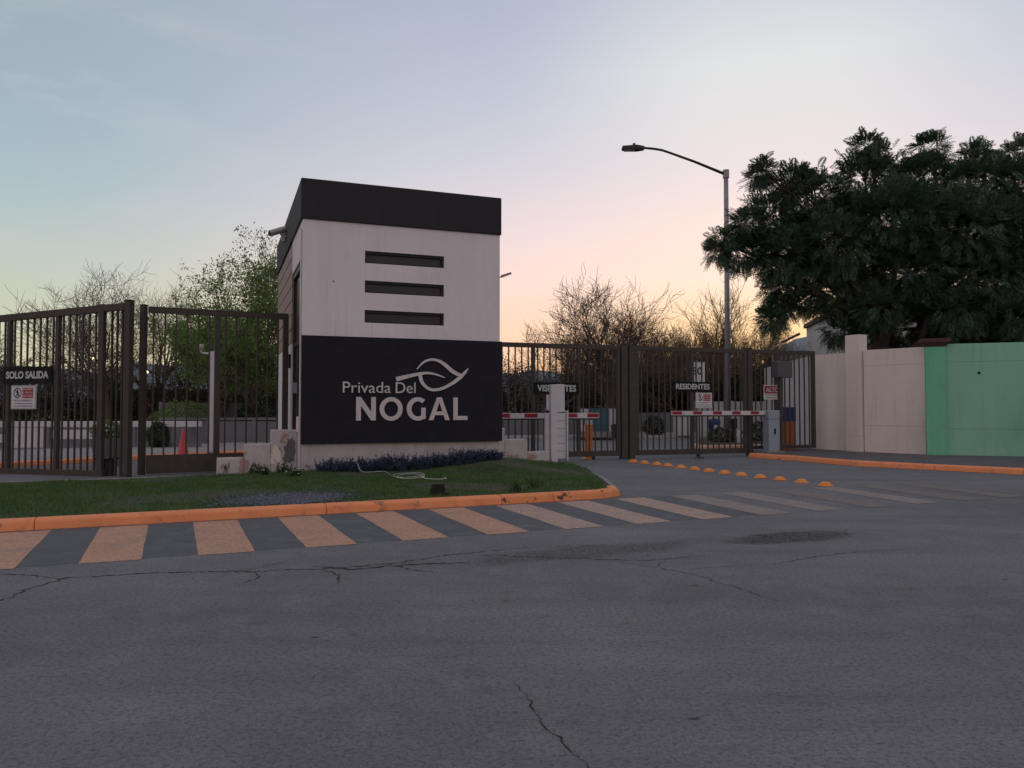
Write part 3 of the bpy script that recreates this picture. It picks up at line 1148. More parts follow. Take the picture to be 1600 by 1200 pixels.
vg = leaf_gate('visitor_gate', 'brown steel bar gate for visitors between the guardhouse and the twin posts', -.6, 3.66, [(1.52, .10), (2.93, .10), (4.2, .12)],
               [(.1, 1.47, 7), (1.57, 2.88, 7), (2.98, 4.14, 6)])
rg_ = leaf_gate('resident_gate', 'brown steel bar gate carrying the residents sign right of the twin posts', 4.12, 8.1, [(.08, .16), (2.0, .10), (3.92, .12)],
                [(.16, 1.95, 9), (2.05, 3.86, 9)])
fx = leaf_gate('fence_panel', 'fixed brown bar fence panel between the last gate post and the cream wall', 8.28, 10.72, [(.93, .10), (2.38, .12)],
               [(.05, .88, 4), (.98, 2.32, 7)], z0=.22, railh=.10)
for t, w_, lab in ((3.78, .20, 'left one of the twin brown posts between the two entrance gates'), (4.03, .17, 'right one of the twin brown posts between the two entrance gates'),
                   (8.19, .17, 'brown gate post between resident gate and fixed fence panel')):
    e = empty('gate_post', (*gpos(t), 0), GA, lab, 'post', 'posts of the entrance gates')
    MB().box(-w_ / 2, w_ / 2, -w_ / 2, w_ / 2, -.02, GT + .03).build('shaft', 'gate_steel', e, bevel=.006)
    MB().box(-w_ / 2 - .01, w_ / 2 + .01, -w_ / 2 - .01, w_ / 2 + .01, GT + .03, GT + .045).build('cap', 'gate_steel', e)
# caster wheels under the visitor gate and resident gate
for t, par, loc in ((3.0, vg, (3.4, 0, .05)), (6.2, rg_, (2.2, 0, .05))):
    MB().tube([(loc[0], -.02, loc[2]), (loc[0], .02, loc[2])], .05, 12).build('caster_wheel', 'rubber', par)

# ------------------------------------------------------------------ signs on the gates


def sign_board(name, label, loc, rz, w_, h_, m):
    e = empty(name, loc, rz, label, 'sign')
    MB().box(-w_ / 2, w_ / 2, -.012, .012, 0, h_).build('board', m, e, bevel=.004)
    return e


def no_walking(e, w_, h_):
    """prohibition panel: red ring with walking figure, red caption block, lines of text"""
    MB().box(-w_ / 2 + .012, w_ / 2 - .012, -.0145, -.0125, .012, .018).build('border', 'sign_black', e)
    MB().box(-w_ / 2 + .012, w_ / 2 - .012, -.0145, -.0125, h_ - .018, h_ - .012).build('border', 'sign_black', e)
    MB().box(-w_ / 2 + .012, -w_ / 2 + .018, -.0145, -.0125, .018, h_ - .018).build('border', 'sign_black', e)
    MB().box(w_ / 2 - .018, w_ / 2 - .012, -.0145, -.0125, .018, h_ - .018).build('border', 'sign_black', e)
    cx, cz, rx, rz_ = -w_ * .23, h_ * .69, w_ * .155, h_ * .225
    ring = MB()
    o_, i_ = arc(cx, cz, rx, rz_, 0, 360, 24), arc(cx, cz, rx * .82, rz_ * .82, 0, 360, 24)
    for p, q in zip(o_, i_):
        ring.v += [(p[0], -.0145, p[1]), (q[0], -.0145, q[1])]
    for j in range(24):
        ring.f.append((2 * j, 2 * j + 1, 2 * j + 3, 2 * j + 2))
    ring.build('ring', 'sign_black' if w_ > .5 else 'sign_red', e)
    fig = MB()
    fig.prism_xz(arc(cx, cz + rz_ * .55, rx * .16, rz_ * .14, 0, 330, 8), -.0146, -.013)
    fig.ribbon_xz([(cx, cz + rz_ * .4), (cx, cz - rz_ * .1)], [rx * .34, rx * .3], -.0147, -.013)
    fig.ribbon_xz([(cx, cz - rz_ * .1), (cx - rx * .32, cz - rz_ * .7)], [rx * .2, rx * .15], -.0148, -.013)
    fig.ribbon_xz([(cx, cz - rz_ * .1), (cx + rx * .3, cz - rz_ * .66)], [rx * .2, rx * .15], -.0149, -.013)
    fig.ribbon_xz([(cx, cz + rz_ * .3), (cx + rx * .4, cz + rz_ * .02)], [rx * .14, rx * .1], -.0150, -.013)
    fig.ribbon_xz([(cx, cz + rz_ * .3), (cx - rx * .4, cz - rz_ * .02)], [rx * .14, rx * .1], -.0151, -.013)
    fig.build('walking_figure', 'sign_black', e)
    MB().ribbon_xz([(cx - rx * .64, cz + rz_ * .64), (cx + rx * .64, cz - rz_ * .64)], [rx * .16, rx * .16], -.0160, -.0153).build('slash', 'sign_black' if w_ > .5 else 'sign_red', e)
    x0_, x1_ = -w_ * .04, w_ * .40
    MB().box(x0_, x1_, -.0145, -.0125, h_ * .47, h_ * .91).build('caption_block', 'sign_red', e)
    for i, s_ in enumerate(('PROHIBIDO', 'EL PASO A', 'PEATONES')):
        zc_ = h_ * (.80 - .14 * i)
        lettering('caption', s_, 'sign_letter', e, x0_ + .012, x1_ - .012, zc_, zc_ + h_ * .085, -.0165, .01, .0015)
    for i, s_ in enumerate(('EVITE ACCIDENTES O', 'SE REPORTARÁ A', 'LAS AUTORIDADES')):
        zc_ = h_ * (.33 - .12 * i)
        lettering('text_line', s_, 'box_grey', e, -w_ * .38, w_ * .38, zc_, zc_ + h_ * .075, -.0145, .008, .0015)


def on_exit(t, off):
    p = A2 + tdir * t
    n = Vector((-math.sin(ga), math.cos(ga))) * -off
    n = Vector((math.sin(ga), -math.cos(ga))) * off
    return p.x + n.x, p.y + n.y


e = sign_board('exit_sign', 'black SOLO SALIDA sign with pale letters on the left gate', (*on_exit(2.71, .08), 2.06), ga, 1.40, .39, 'sign_black')
lettering('lettering', 'SOLO SALIDA', 'sign_letter', e, -.61, .61, .115, .285, -.0165, .035)
e = sign_board('pedestrian_sign', 'white no pedestrians sign hanging under the SOLO SALIDA board', (*on_exit(2.81, .08), 1.48), ga, .72, .54, 'sign_white')
no_walking(e, .72, .54)
e = sign_board('visitor_sign', 'black VISITANTES sign with rounded corners half hidden behind the white cabinet', (*gpos(1.615, .075), 1.91), GA, 1.38, .33, 'sign_black')
lettering('lettering', 'VISITANTES', 'sign_letter', e, -.60, .60, .07, .26, -.0165, .026)
e = sign_board('pedestrian_sign', 'white no pedestrians sign partly behind the white cabinet under VISITANTES', (*gpos(1.52, .075), 1.45), GA, .46, .44, 'sign_white')
no_walking(e, .46, .44)
e = sign_board('resident_sign', 'black RESIDENTES sign with pale letters on the resident gate', (*gpos(6.1, .075), 2.02), GA, 1.34, .29, 'sign_black')
lettering('lettering', 'RESIDENTES', 'sign_letter', e, -.59, .59, .06, .23, -.0165, .026)
e = sign_board('pedestrian_sign', 'white no pedestrians sign hanging under the RESIDENTES board', (*gpos(6.49, .075), 1.50), GA, .58, .48, 'sign_white')
no_walking(e, .58, .48)
e = sign_board('stop_sign', 'white and red ALTO sign on the fence above the grey barrier housing', (*gpos(9.0, .07), 1.78), GA, .62, .46, 'sign_white')
MB().box(-.29, .29, -.0145, -.0125, .19, .43).build('caption_block', 'sign_red', e)
lettering('lettering', 'ALTO', 'sign_letter', e, -.24, .24, .23, .39, -.017, .03)
lettering('text_line', 'FAVOR DE PASAR', 'box_grey', e, -.26, .26, .12, .16, -.0145, .006, .0015)
MB().box(-.27, .27, -.0145, -.0125, .05, .065).build('underline', 'box_grey', e)

# speed sign with digits behind the resident gate
e = empty('speed_sign', (6.52, 27.0, 0), R(14), 'tilted white speed limit board on a pole behind the resident gate', 'sign')
MB().tube([(0, .03, 0), (0, .03, 3.2)], .03, 8).build('pole', 'galvanised', e)
MB().box(-.29, .29, -.012, .012, 2.42, 3.12).build('board', 'sign_white', e, bevel=.005)
lettering('lettering', '50', 'sign_black', e, -.20, .18, 2.68, 2.95, -.0165, .02)

# ------------------------------------------------------------------ barriers, cabinet, posts


def barrier_arm(name, label, p0, p1, z, cols, h_=.15, rest=None):
    a, b = Vector(p0), Vector(p1)
    L_ = (b - a).length
    e = empty(name, (a.x, a.y, z), math.atan2((b - a).y, (b - a).x), label, 'barrier')
    MB().box(0, L_, -.025, .025, 0, h_).build('beam', 'white_paint', e, bevel=.008)
    MB().box(.01, L_ - .01, -.018, .018, -.035, .001).build('rubber_edge', 'rubber', e)
    for x0_, x1_ in cols:
        MB().box(x0_, x1_, -.0275, .0275, h_ * .18, h_ * .92).build('red_band', 'arm_red', e)
    return e


ba = barrier_arm('boom_barrier', 'red and white barrier arm in front of the visitor gate', (-.55, 20.75), (2.44, 21.62), 1.22,
                 [(.17, .51), (.92, 1.30), (1.72, 2.05), (2.2, 2.46), (2.76, 3.10)])
a0, a1 = Vector(gpos(5.16, .40)), Vector(gpos(8.42, .48))
bb = barrier_arm('boom_barrier', 'red and white barrier arm in front of the resident gate', a0, a1, 1.29, [(.02, .34), (.72, 1.02), (1.40, 1.71), (2.07, 2.37), (2.73, 3.02)], .13)
e = empty('arm_rest', (*gpos(6.1, .43), 0), GA, 'thin steel arm support with a round foot under the resident barrier arm', 'support')
MB().tube([(0, 0, .02), (0, 0, 1.25)], .02, 8).build('rod', 'gate_steel', e)
MB().lathe([(.13, .002), (.13, .03), (.03, .05)], 14).build('foot', 'gate_steel', e)
MB().box(-.06, .06, -.04, .04, 1.245, 1.253).build('cradle', 'gate_steel', e)

hx, hy = gpos(8.62, .55)
e = empty('barrier_cabinet', (hx, hy, .14), GA - R(8), 'blue grey metal barrier housing on the pavement at the resident lane', 'barrier box')
hb = MB()
hb.prism_xy([(-.21, -.17), (.13, -.17), (.22, -.08), (.22, .17), (-.21, .17)], .04, 1.02)
hb.build('body', 'housing_grey', e, bevel=.01)
MB().prism_xy([(-.215, -.175), (.132, -.175), (.226, -.082), (.226, .176), (-.215, .176)], 1.025, 1.30).build('hood', 'housing_grey', e, bevel=.02)
MB().box(-.03, .03, -.176, -.168, .56, .74).build('lock', 'sign_black', e)
MB().box(-.3, .3, -.24, .24, 0, .04).build('base', 'concrete', e)

rx_, ry_ = gpos(9.02, .45)
e = empty('reader_post', (rx_, ry_, .14), GA, 'dark post topped by a square grey card reader box beside the barrier housing', 'card reader')
MB().box(-.06, .06, -.06, .06, 0, 2.32).build('post', 'gate_steel', e, bevel=.006)
MB().box(-.22, .34, -.17, .10, 2.32, 2.83).build('box', 'box_grey', e, bevel=.02)
MB().box(0, .16, -.173, -.169, 2.70, 2.72).build('slot', 'sign_red', e)

bx_, by_ = gpos(10.12, -.7)
e = empty('storage_cabinet', (bx_, by_, .02), GA, 'narrow brown cabinet with blue top behind the fixed fence panel', 'cabinet')
MB().box(-.24, .24, -.2, .2, 0, 1.05).build('body', 'box_brown', e, bevel=.01)
MB().box(-.26, .26, -.22, .22, 1.055, 1.52).build('top', 'box_blue', e, bevel=.02)

wx, wy = 1.10, 20.35
e = empty('louvre_cabinet', (wx, wy, 0), R(12), 'tall white post cabinet with slatted side in front of the visitor gate', 'cabinet')
MB().box(-.09, .09, -.09, .09, -.02, 2.13).build('post', 'white_paint', e, bevel=.006)
MB().box(-.22, -.095, .02, .14, .16, 1.35).build('side_panel', 'white_paint', e, bevel=.008)
MB().box(.095, .30, -.03, .12, 1.40, 2.14).build('upper_panel', 'white_paint', e, bevel=.008)
for i in range(6):
    MB().box(.095, .33, -.05, .12, .17 + i * .2, .17 + i * .2 + .193).build('slat', 'white_paint', e, bevel=.008)
MB().box(.335, .375, -.11, .13, .12, 1.44).build('edge_trim', 'white_paint', e, bevel=.006)

e = empty('orange_post', (*gpos(2.86, -.45), 0), GA, 'orange steel post with white top behind the visitor gate', 'post')
MB().box(-.09, .09, -.09, .09, 0, 1.02).build('shaft', 'post_orange', e, bevel=.01)
MB().box(-.085, .085, -.085, .085, 1.02, 1.15).build('collar', 'white_paint', e)
MB().lathe([(.22, 0), (.2, .03), (.12, .05)], 16).build('foot', 'bump_orange', e)

# lane divider domes
dome_pos = [(3.39, 21.5), (3.61, 21.0), (3.85, 20.5), (4.05, 20.02), (4.26, 19.42), (4.47, 18.85), (4.68, 18.3), (4.9, 17.74), (5.12, 17.2), (5.36, 16.62), (5.6, 16.1), (5.84, 15.55), (6.08, 14.94)]
prof = [(.155, 0), (.15, .012), (.115, .016)] + [(.115 * math.cos(R(a)), .014 + .066 * math.sin(R(a))) for a in (12, 26, 40, 54, 68, 82)]
dme = MB().lathe(prof, 20).mesh('dome')
dme.materials.append(MATS['bump_orange'])
dme.polygons.foreach_set('use_smooth', [True] * len(dme.polygons))
ordn = ['nearest', 'second nearest', 'third nearest', 'fourth nearest', 'fifth nearest', 'sixth nearest', 'middle, seventh', 'sixth farthest', 'fifth farthest', 'fourth farthest', 'third farthest', 'second farthest', 'farthest']
for i, (x, y) in enumerate(dome_pos):
    o = bpy.data.objects.new('road_stud', dme)
    C.objects.link(o)
    o.location = (x, y, .002)
    k = 12 - i
    o.rotation_euler = (rs.uniform(-.02, .02), rs.uniform(-.02, .02), i)
    tag(o, '%s orange dome in the row of lane studs leading to the twin posts' % ordn[k], 'road stud', 'orange dome studs dividing the lanes')

# ------------------------------------------------------------------ walls at right


def wall_run(name, label, p0, p1, z0, z1, th, m, joints=(), topdrop=0.0):
    a, b = Vector(p0), Vector(p1)
    L_ = (b - a).length
    e = empty(name, (a.x, a.y, z0), math.atan2((b - a).y, (b - a).x), label, 'wall')
    zz = [0] + [j for j in joints] + [z1 - z0]
    for i in range(len(zz) - 1):
        MB().box(0, L_, -.0, th, zz[i] + (.004 if i else 0), zz[i + 1]).build('wall_course', m, e, bevel=.006)
    if joints:
        MB().box(.01, L_ - .01, .008, th - .01, .02, zz[-1] - .02).build('core', 'cement_patch', e)
    return e


wall_run('boundary_wall', 'cream wall seen through the bars of the fixed fence panel', (11.35, 34.5), (10.17, 25.85), .0, 3.30, .18, 'house_white')
wall_run('boundary_wall', 'narrow cream wall between the fence panel and the tall cream pillar', (10.17, 25.8), (10.80, 24.62), .10, 3.28, .2, 'cream_wall')
pl = empty('wall_pillar', (10.72, 24.5, .1), R(-62), 'tall cream pillar standing above the cream wall', 'pillar')
MB().box(-.02, .50, -.10, .30, 0, .52).build('base_course', 'cream_wall', pl, bevel=.008)
MB().box(-.015, .495, -.095, .295, .525, 3.72).build('shaft', 'cream_wall', pl, bevel=.012)
wall_run('boundary_wall', 'cream wall section between the cream pillar and the green pillar', (11.02, 24.05), (12.28, 22.62), .10, 3.32, .2, 'cream_wall', (.86, 2.72))
gp = empty('wall_pillar', (12.17, 22.60, .1), R(-21), 'green pillar with brown moulded cap', 'pillar')
MB().box(0, .52, -.13, .3, 0, 3.20).build('shaft', 'green_pillar', gp, bevel=.01)
MB().add([(-.0, -.13, 3.20), (.52, -.13, 3.20), (.52, .3, 3.20), (-.0, .3, 3.20), (-.12, -.25, 3.34), (.64, -.25, 3.34), (.64, .42, 3.34), (-.12, .42, 3.34),
          (-.12, -.25, 3.44), (.64, -.25, 3.44), (.64, .42, 3.44), (-.12, .42, 3.44)],
         [(0, 1, 5, 4), (1, 2, 6, 5), (2, 3, 7, 6), (3, 0, 4, 7), (4, 5, 9, 8), (5, 6, 10, 9), (6, 7, 11, 10), (7, 4, 8, 11), (8, 9, 10, 11), (3, 2, 1, 0)]).build('cap', 'cap_brown', gp)
gw = wall_run('boundary_wall', 'pale green rendered garden wall at the right edge', (12.66, 22.42), (19.5, 20.05), .10, 3.38, .2, 'green_wall', (.80, 2.75))
MB().tube([(.86, -.01, 2.42), (.86, .02, 2.42)], .04, 8).build('wall_mark', 'sign_black', gw)

# ------------------------------------------------------------------ street lamps
e = empty('street_lamp', (9.56, 34, 0), 0, 'tall grey street lamp with long arm rising behind the resident gate', 'street lamp')
MB().lathe([(.34, 0), (.34, .03), (.16, .05), (.16, .35), (.125, .40)], 12).build('base', 'galvanised', e)
MB().tube([(0, 0, .35), (0, 0, 6), (0, 0, 11.95)], [.125, .115, .10], 14).build('pole', 'galvanised', e, smooth=True)
MB().tube([(0, 0, 11.78), (0, 0, 12.14)], .14, 14).build('cap', 'galvanised', e)
MB().tube([(-.1, 0, 11.98), (-1.4, 0, 12.52), (-2.5, 0, 12.92), (-2.85, 0, 13.04), (-3.2, 0, 13.10), (-3.75, 0, 13.15)], [.07, .06, .055, .055, .055, .055], 8).build('arm', 'lamp_dark', e, smooth=True)
lum = MB()
lum.add([(-3.65, -.12, 13.05), (-3.65, .12, 13.05), (-3.65, .12, 13.20), (-3.65, -.12, 13.20), (-4.0, -.19, 13.02), (-4.0, .19, 13.02), (-4.0, .19, 13.24), (-4.0, -.19, 13.24),
         (-4.64, -.19, 13.06), (-4.64, .19, 13.06), (-4.64, .15, 13.20), (-4.64, -.15, 13.20)],
        [(0, 1, 2, 3), (0, 4, 5, 1), (1, 5, 6, 2), (2, 6, 7, 3), (3, 7, 4, 0), (4, 8, 9, 5), (5, 9, 10, 6), (6, 10, 11, 7), (7, 11, 8, 4), (11, 10, 9, 8)])
lum.build('lamp_head', 'lamp_dark', e, bevel=.02)
MB().tube([(-4.1, 0, 13.23), (-4.1, 0, 13.35)], .06, 10).build('photocell', 'lamp_dark', e)
MB().box(-4.55, -4.08, -.14, .14, 13.015, 13.03).build('lens', 'camera_white', e)

e = empty('street_lamp', (14.6, 43, 0), 0, 'small street lamp peeking over the fence below the big tree', 'street lamp')
MB().tube([(0, 0, 0), (0, 0, 4.9)], .06, 10).build('pole', 'galvanised', e)
MB().tube([(0, 0, 4.85), (.6, 0, 5.2)], .035, 8).build('arm', 'galvanised', e)
MB().add([(.55, -.1, 5.14), (.55, .1, 5.14), (.52, .1, 5.25), (.52, -.1, 5.25), (1.55, -.12, 5.62), (1.55, .12, 5.62), (1.52, .12, 5.74), (1.52, -.12, 5.74)],
         [(3, 2, 1, 0), (4, 5, 6, 7), (0, 1, 5, 4), (1, 2, 6, 5), (2, 3, 7, 6), (3, 0, 4, 7)]).build('lamp_head', 'lamp_dark', e)
e = empty('street_lamp', (-.95, 36, 0), 0, 'slim street lamp arm poking out from behind the right edge of the guardhouse', 'street lamp')
MB().tube([(0, 0, 0), (0, 0, 7.6)], .06, 10).build('pole', 'galvanised', e)
MB().tube([(0, 0, 7.55), (.35, 0, 7.66), (.55, 0, 7.72)], .03, 8).build('arm', 'galvanised', e)
MB().add([(.45, -.1, 7.66), (.45, .1, 7.66), (.42, .1, 7.75), (.42, -.1, 7.75), (.93, -.1, 7.84), (.93, .1, 7.84), (.9, .1, 7.90), (.9, -.1, 7.90)],
         [(3, 2, 1, 0), (4, 5, 6, 7), (0, 1, 5, 4), (1, 2, 6, 5), (2, 3, 7, 6), (3, 0, 4, 7)]).build('lamp_head', 'galvanised', e)
for (x, y, z, lab) in ((-41.0, 75, 6.3, 'far lit lamp glowing between the trees above the exit gate, left one'), (-40.0, 84, 5.4, 'far lit lamp glowing beside the second left gate post')):
    e = empty('lit_street_lamp', (x, y, 0), 0, lab, 'street lamp', 'far street lamps already lit')
    MB().tube([(0, 0, 0), (0, 0, z)], .08, 8).build('pole', 'galvanised', e)
    MB().lathe([(.05, z - .1), (.16, z), (.16, z + .16), (.05, z + .26)], 10).build('bulb', 'lit_bulb', e, smooth=True)

# ------------------------------------------------------------------ inside the gated street: kerbs, walls, houses, furniture
ik = tag(bpy.data.objects.new('kerb_inner', None), kind='structure')
C.objects.link(ik)
kerb_run(ik, [(-26, 4.9), (-18.0, 13.2), (-12.95, 19.4), (-10.6, 22.5), (-8.0, 25.8), (-4.5, 30.0)], side=1)
tag(MB().prism_xy([(-26.2, 5.1), (-18.2, 13.4), (-13.1, 19.6), (-10.75, 22.7), (-8.1, 26.0), (-4.6, 30.2), (-9, 33.5), (-14, 27), (-22, 20), (-34, 9)], -.02, .145).build('pavement_inner', 'concrete'), kind='structure')
ik2 = tag(bpy.data.objects.new('kerb_far', None), kind='structure')
C.objects.link(ik2)
kerb_run(ik2, [(-3, 35.5), (2, 36.8), (6, 37.6), (12, 39.4), (20, 42)], m='concrete', side=1)
tag(MB().prism_xy([(-3, 35.7), (2, 37.0), (6, 37.8), (12, 39.6), (20, 42.2), (20, 46), (-3, 46)], -.02, .145).build('pavement_far', 'concrete'), kind='structure')
# lamp island with peach kerb
ik3 = tag(bpy.data.objects.new('kerb_island', None), kind='structure')
C.objects.link(ik3)
mat('kerb_peach', (.66, .40, .27), (.58, .34, .23), rough=.8, scale=3)
kerb_run(ik3, [(7.0, 30.0), (6.85, 28.6), (7.15, 28.1), (8.4, 28.5), (10.4, 29.6), (12.5, 30.8)], m='kerb_peach', side=1)
tag(MB().prism_xy([(7.1, 30.0), (7.0, 28.7), (7.25, 28.25), (8.4, 28.65), (10.4, 29.75), (12.5, 31), (13, 36), (9, 36.5)], -.02, .13).build('lawn_island', 'lawn_soil'), kind='structure')


def simple_wall(label, p0, p1, z0, z1, m, cap=None, th=.2, name='garden_wall', panels=0):
    a, b = Vector(p0), Vector(p1)
    L_ = (b - a).length
    e = empty(name, (a.x, a.y, 0), math.atan2((b - a).y, (b - a).x), label, 'wall')
    if panels:
        for i in range(panels):
            MB().box(L_ * i / panels + .01, L_ * (i + 1) / panels - .01, 0, th, z0, z1).build('panel', m, e, bevel=.01)
        for i in range(panels + 1):
            MB().box(L_ * i / panels - .08, L_ * i / panels + .08, -.04, th + .04, z0, z1 + .04).build('pier', m, e, bevel=.01)
    else:
        MB().box(0, L_, 0, th, z0, z1).build('body', m, e, bevel=.01)
    if cap:
        MB().box(-.03, L_ + .03, -.05, th + .05, z1 + .045, z1 + .14).build('coping', cap, e, bevel=.01)
    return e


simple_wall('long grey block wall behind the traffic cone and white camera pole', (-14.2, 31.0), (-3.0, 31.6), 0, .98, 'grey_wall', 'grey_wall', panels=6)
simple_wall('grey upper terrace wall above the long grey block wall', (-16.0, 35.0), (-3.0, 36.0), 0, 1.75, 'grey_wall', panels=5)
# low white balustrade: plinth blocks, posts and rail
e = empty('white_balustrade', (-19.2, 26.5, .13), R(3), 'low white balustrade with solid blocks seen through the exit gate', 'balustrade')
MB().box(0, 8.3, 0, .16, .72, .92).build('top_rail', 'white_paint', e, bevel=.01)
for x0_, x1_, z0, z1 in ((.0, 1.75, .18, .46), (1.80, 2.95, 0, .70), (3.2, 4.6, .30, .62), (4.9, 5.9, .30, .62)):
    MB().box(x0_, x1_, .02, .14, z0, z1).build('block', 'white_paint', e, bevel=.01)
for x in (.05, 1.78, 3.08, 4.75, 6.0, 7.2, 8.2):
    MB().box(x - .06, x + .06, .03, .13, 0, .72).build('post', 'grey_wall', e)
MB().box(0, 8.3, .05, .11, .0, .16).build('base_rail', 'grey_wall', e)
simple_wall('grey back wall behind the white balustrade', (-27, 30.2), (-14.4, 31.0), 0, .75, 'grey_wall')
simple_wall('pale grey panel wall behind the visitor barrier arm', (-4.5, 38.5), (3.8, 40.0), 0, 1.25, 'grey_wall', panels=6)
simple_wall('misty grey wall beyond the twin gate posts', (5.2, 43.0), (10.5, 44.5), 0, 1.25, 'grey_wall', panels=3)
simple_wall('white garden wall at the far end of the resident lane', (10.7, 44.6), (21.5, 47.0), 0, 1.9, 'house_white', panels=5)


def house(label, loc, rz, w_, d_, h_, m, roof='roof_dark', wins=()):
    e = empty('house', loc, rz, label, 'house')
    MB().box(0, w_, 0, d_, 0, h_).build('wall', m, e)
    MB().box(-.15, w_ + .15, -.15, d_ + .15, h_, h_ + .25).build('roof', roof, e)
    for x, z, ww, hh in wins:
        f = MB().box(x - .06, x + ww + .06, -.06, -.002, z - .06, z + hh + .06).build('window', 'white_paint', e)
        MB().box(x, x + ww, -.075, -.062, z, z + hh).build('pane', 'window_glass', f)
        MB().box(x + ww / 2 - .02, x + ww / 2 + .02, -.085, -.076, z, z + hh).build('mullion', 'white_paint', f)
    return e


house('far white house with small windows behind the white camera pole', (-17.5, 46, 0), R(4), 7, 6, 2.9, 'house_white', wins=((1.2, 1.2, 1.0, 1.1), (4.2, 1.2, 1.0, 1.1)))
house('far terracotta coloured house left of the white camera pole', (-24.5, 47, 0), R(6), 6.2, 6, 2.4, 'house_orange', wins=((1.0, 1.0, .9, .9), (3.6, 1.0, .9, .9)))
house('far cream house just left of the guardhouse behind trees', (-10.2, 47, 0), R(2), 6, 6, 2.8, 'house_cream', wins=((.8, 1.0, 1.2, 1.3), (3.4, 1.0, 1.2, 1.3)))
house('far white house behind the big tree and cream pillar', (17.2, 41.0, 0), R(-10), 8, 7, 6.5, 'house_white', wins=((1, 3.2, 1.2, 1.2), (4, 3.2, 1.2, 1.2)))

# white camera pole
e = empty('camera_pole', (-9.38, 24.0, .13), 0, 'white square camera pole behind the left gate leaf', 'pole')
MB().box(-.075, .075, -.075, .075, 0, 3.15).build('shaft', 'white_paint', e, bevel=.008)
MB().tube([(-.05, 0, 3.08), (-.30, 0, 3.10)], .03, 8).build('arm', 'white_paint', e)
MB().lathe([(.02, 3.38), (.07, 3.37), (.09, 3.30), (.07, 3.22), (.03, 3.18)], 12, -.36, 0).build('camera_dome', 'camera_white', e, smooth=True)
MB().tube([(-.34, 0, 3.1), (-.36, 0, 3.22)], .025, 8).build('stalk', 'white_paint', e)

e = empty('traffic_cone', (-10.45, 23.6, .002), R(20), 'faded red traffic cone behind the left gate leaf', 'cone')
MB().box(-.21, .21, -.21, .21, 0, .05).build('base', 'rubber', e, bevel=.01)
MB().lathe([(.19, .05), (.17, .10), (.04, .86), (.03, .90)], 18).build('body', 'cone_red', e, smooth=True)
e.location = (-9.72, 22.75, .002)

# kiosk, bins and boxes seen through the entrance gates
e = empty('kiosk', (4.15, 36.2, .13), R(10), 'small white and teal kiosk behind the orange post', 'kiosk')
MB().box(-.9, .95, 0, 1.0, 0, .28).build('base', 'concrete', e)
MB().box(-.85, -.5, .05, .95, .28, 1.35).build('white_panel', 'house_white', e, bevel=.01)
MB().box(-.49, .45, .05, .95, .28, 1.35).build('teal_panel', 'teal_panel', e, bevel=.01)
MB().box(.46, .9, .05, .95, .28, 1.35).build('white_panel', 'house_white', e, bevel=.01)
MB().box(-.84, -.52, .03, .048, .62, .98).build('teal_window', 'teal_panel', e)
e = empty('rubbish_bin', (4.75, 35.3, .13), 0, 'small black bin beside the teal kiosk', 'bin')
MB().lathe([(.16, 0), (.2, .55), (.22, .56), (.2, .62), (.05, .66)], 14).build('body', 'rubber', e, smooth=False)
e = empty('utility_box', (8.6, 38.6, .13), R(12), 'white utility box with red top at the far kerb', 'utility box')
MB().box(-.42, .42, -.3, .3, 0, .95).build('body', 'house_white', e, bevel=.02)
MB().box(-.36, .2, -.25, .25, .95, 1.06).build('top', 'arm_red', e, bevel=.02)
e = empty('blue_bin', (10.6, 40.3, .13), 0, 'blue bin with pale mark at the far kerb behind the resident gate', 'bin')
MB().lathe([(.26, 0), (.32, .6), (.34, .62), (.30, .78), (.08, .84)], 14).build('body', 'box_blue', e)
MB().box(-.08, .08, -.335, -.30, .25, .5).build('mark', 'sign_white', e)
e = empty('white_bollard', (9.05, 30.6, .12), 0, 'short white bollard on the lamp island', 'bollard')
MB().lathe([(.09, 0), (.09, .42), (.05, .48)], 12).build('shaft', 'white_paint', e)
e = empty('meter_post', (9.2, 32.0, .12), 0, 'dark meter post with a white box beside the tall lamp', 'meter')
MB().box(-.05, .05, -.05, .05, 0, .6).build('post', 'rubber', e)
MB().box(-.16, .16, -.08, .08, .55, .95).build('meter', 'rubber', e, bevel=.01)
MB().box(-.15, .15, -.07, .07, 1.0, 1.28).build('box', 'white_paint', e, bevel=.01)
e = empty('planter', (-10.6, 20.2, 0), R(15), 'grey concrete planter behind the narrow bars of the exit gate', 'planter')
MB().add([(-.26, -.26, 0), (.26, -.26, 0), (.26, .26, 0), (-.26, .26, 0), (-.34, -.34, .72), (.34, -.34, .72), (.34, .34, .72), (-.34, .34, .72)],
         [(3, 2, 1, 0), (4, 5, 6, 7), (0, 1, 5, 4), (1, 2, 6, 5), (2, 3, 7, 6), (3, 0, 4, 7)]).build('pot', 'grey_wall', e, bevel=.015)

# ------------------------------------------------------------------ vegetation


def leaf_cloud(centres, dirs, size, rng, ratio=.45, spread=.6):
    """one rhombic leaf per centre; dirs give the mean direction"""
    n = len(centres)
    d = dirs + rng.normal(0, spread, (n, 3))
    d /= np.linalg.norm(d, axis=1, keepdims=True) + 1e-9
    a = np.cross(d, rng.normal(0, 1, (n, 3)))
    a /= np.linalg.norm(a, axis=1, keepdims=True) + 1e-9
    L_ = size * rng.uniform(.6, 1.3, (n, 1))
    w_ = L_ * ratio * .5
    v = np.stack([centres, centres + d * L_ * .5 + a * w_, centres + d * L_, centres + d * L_ * .5 - a * w_], 1).reshape(-1, 3)
    f = np.arange(4 * n).reshape(-1, 4)
    return v, f


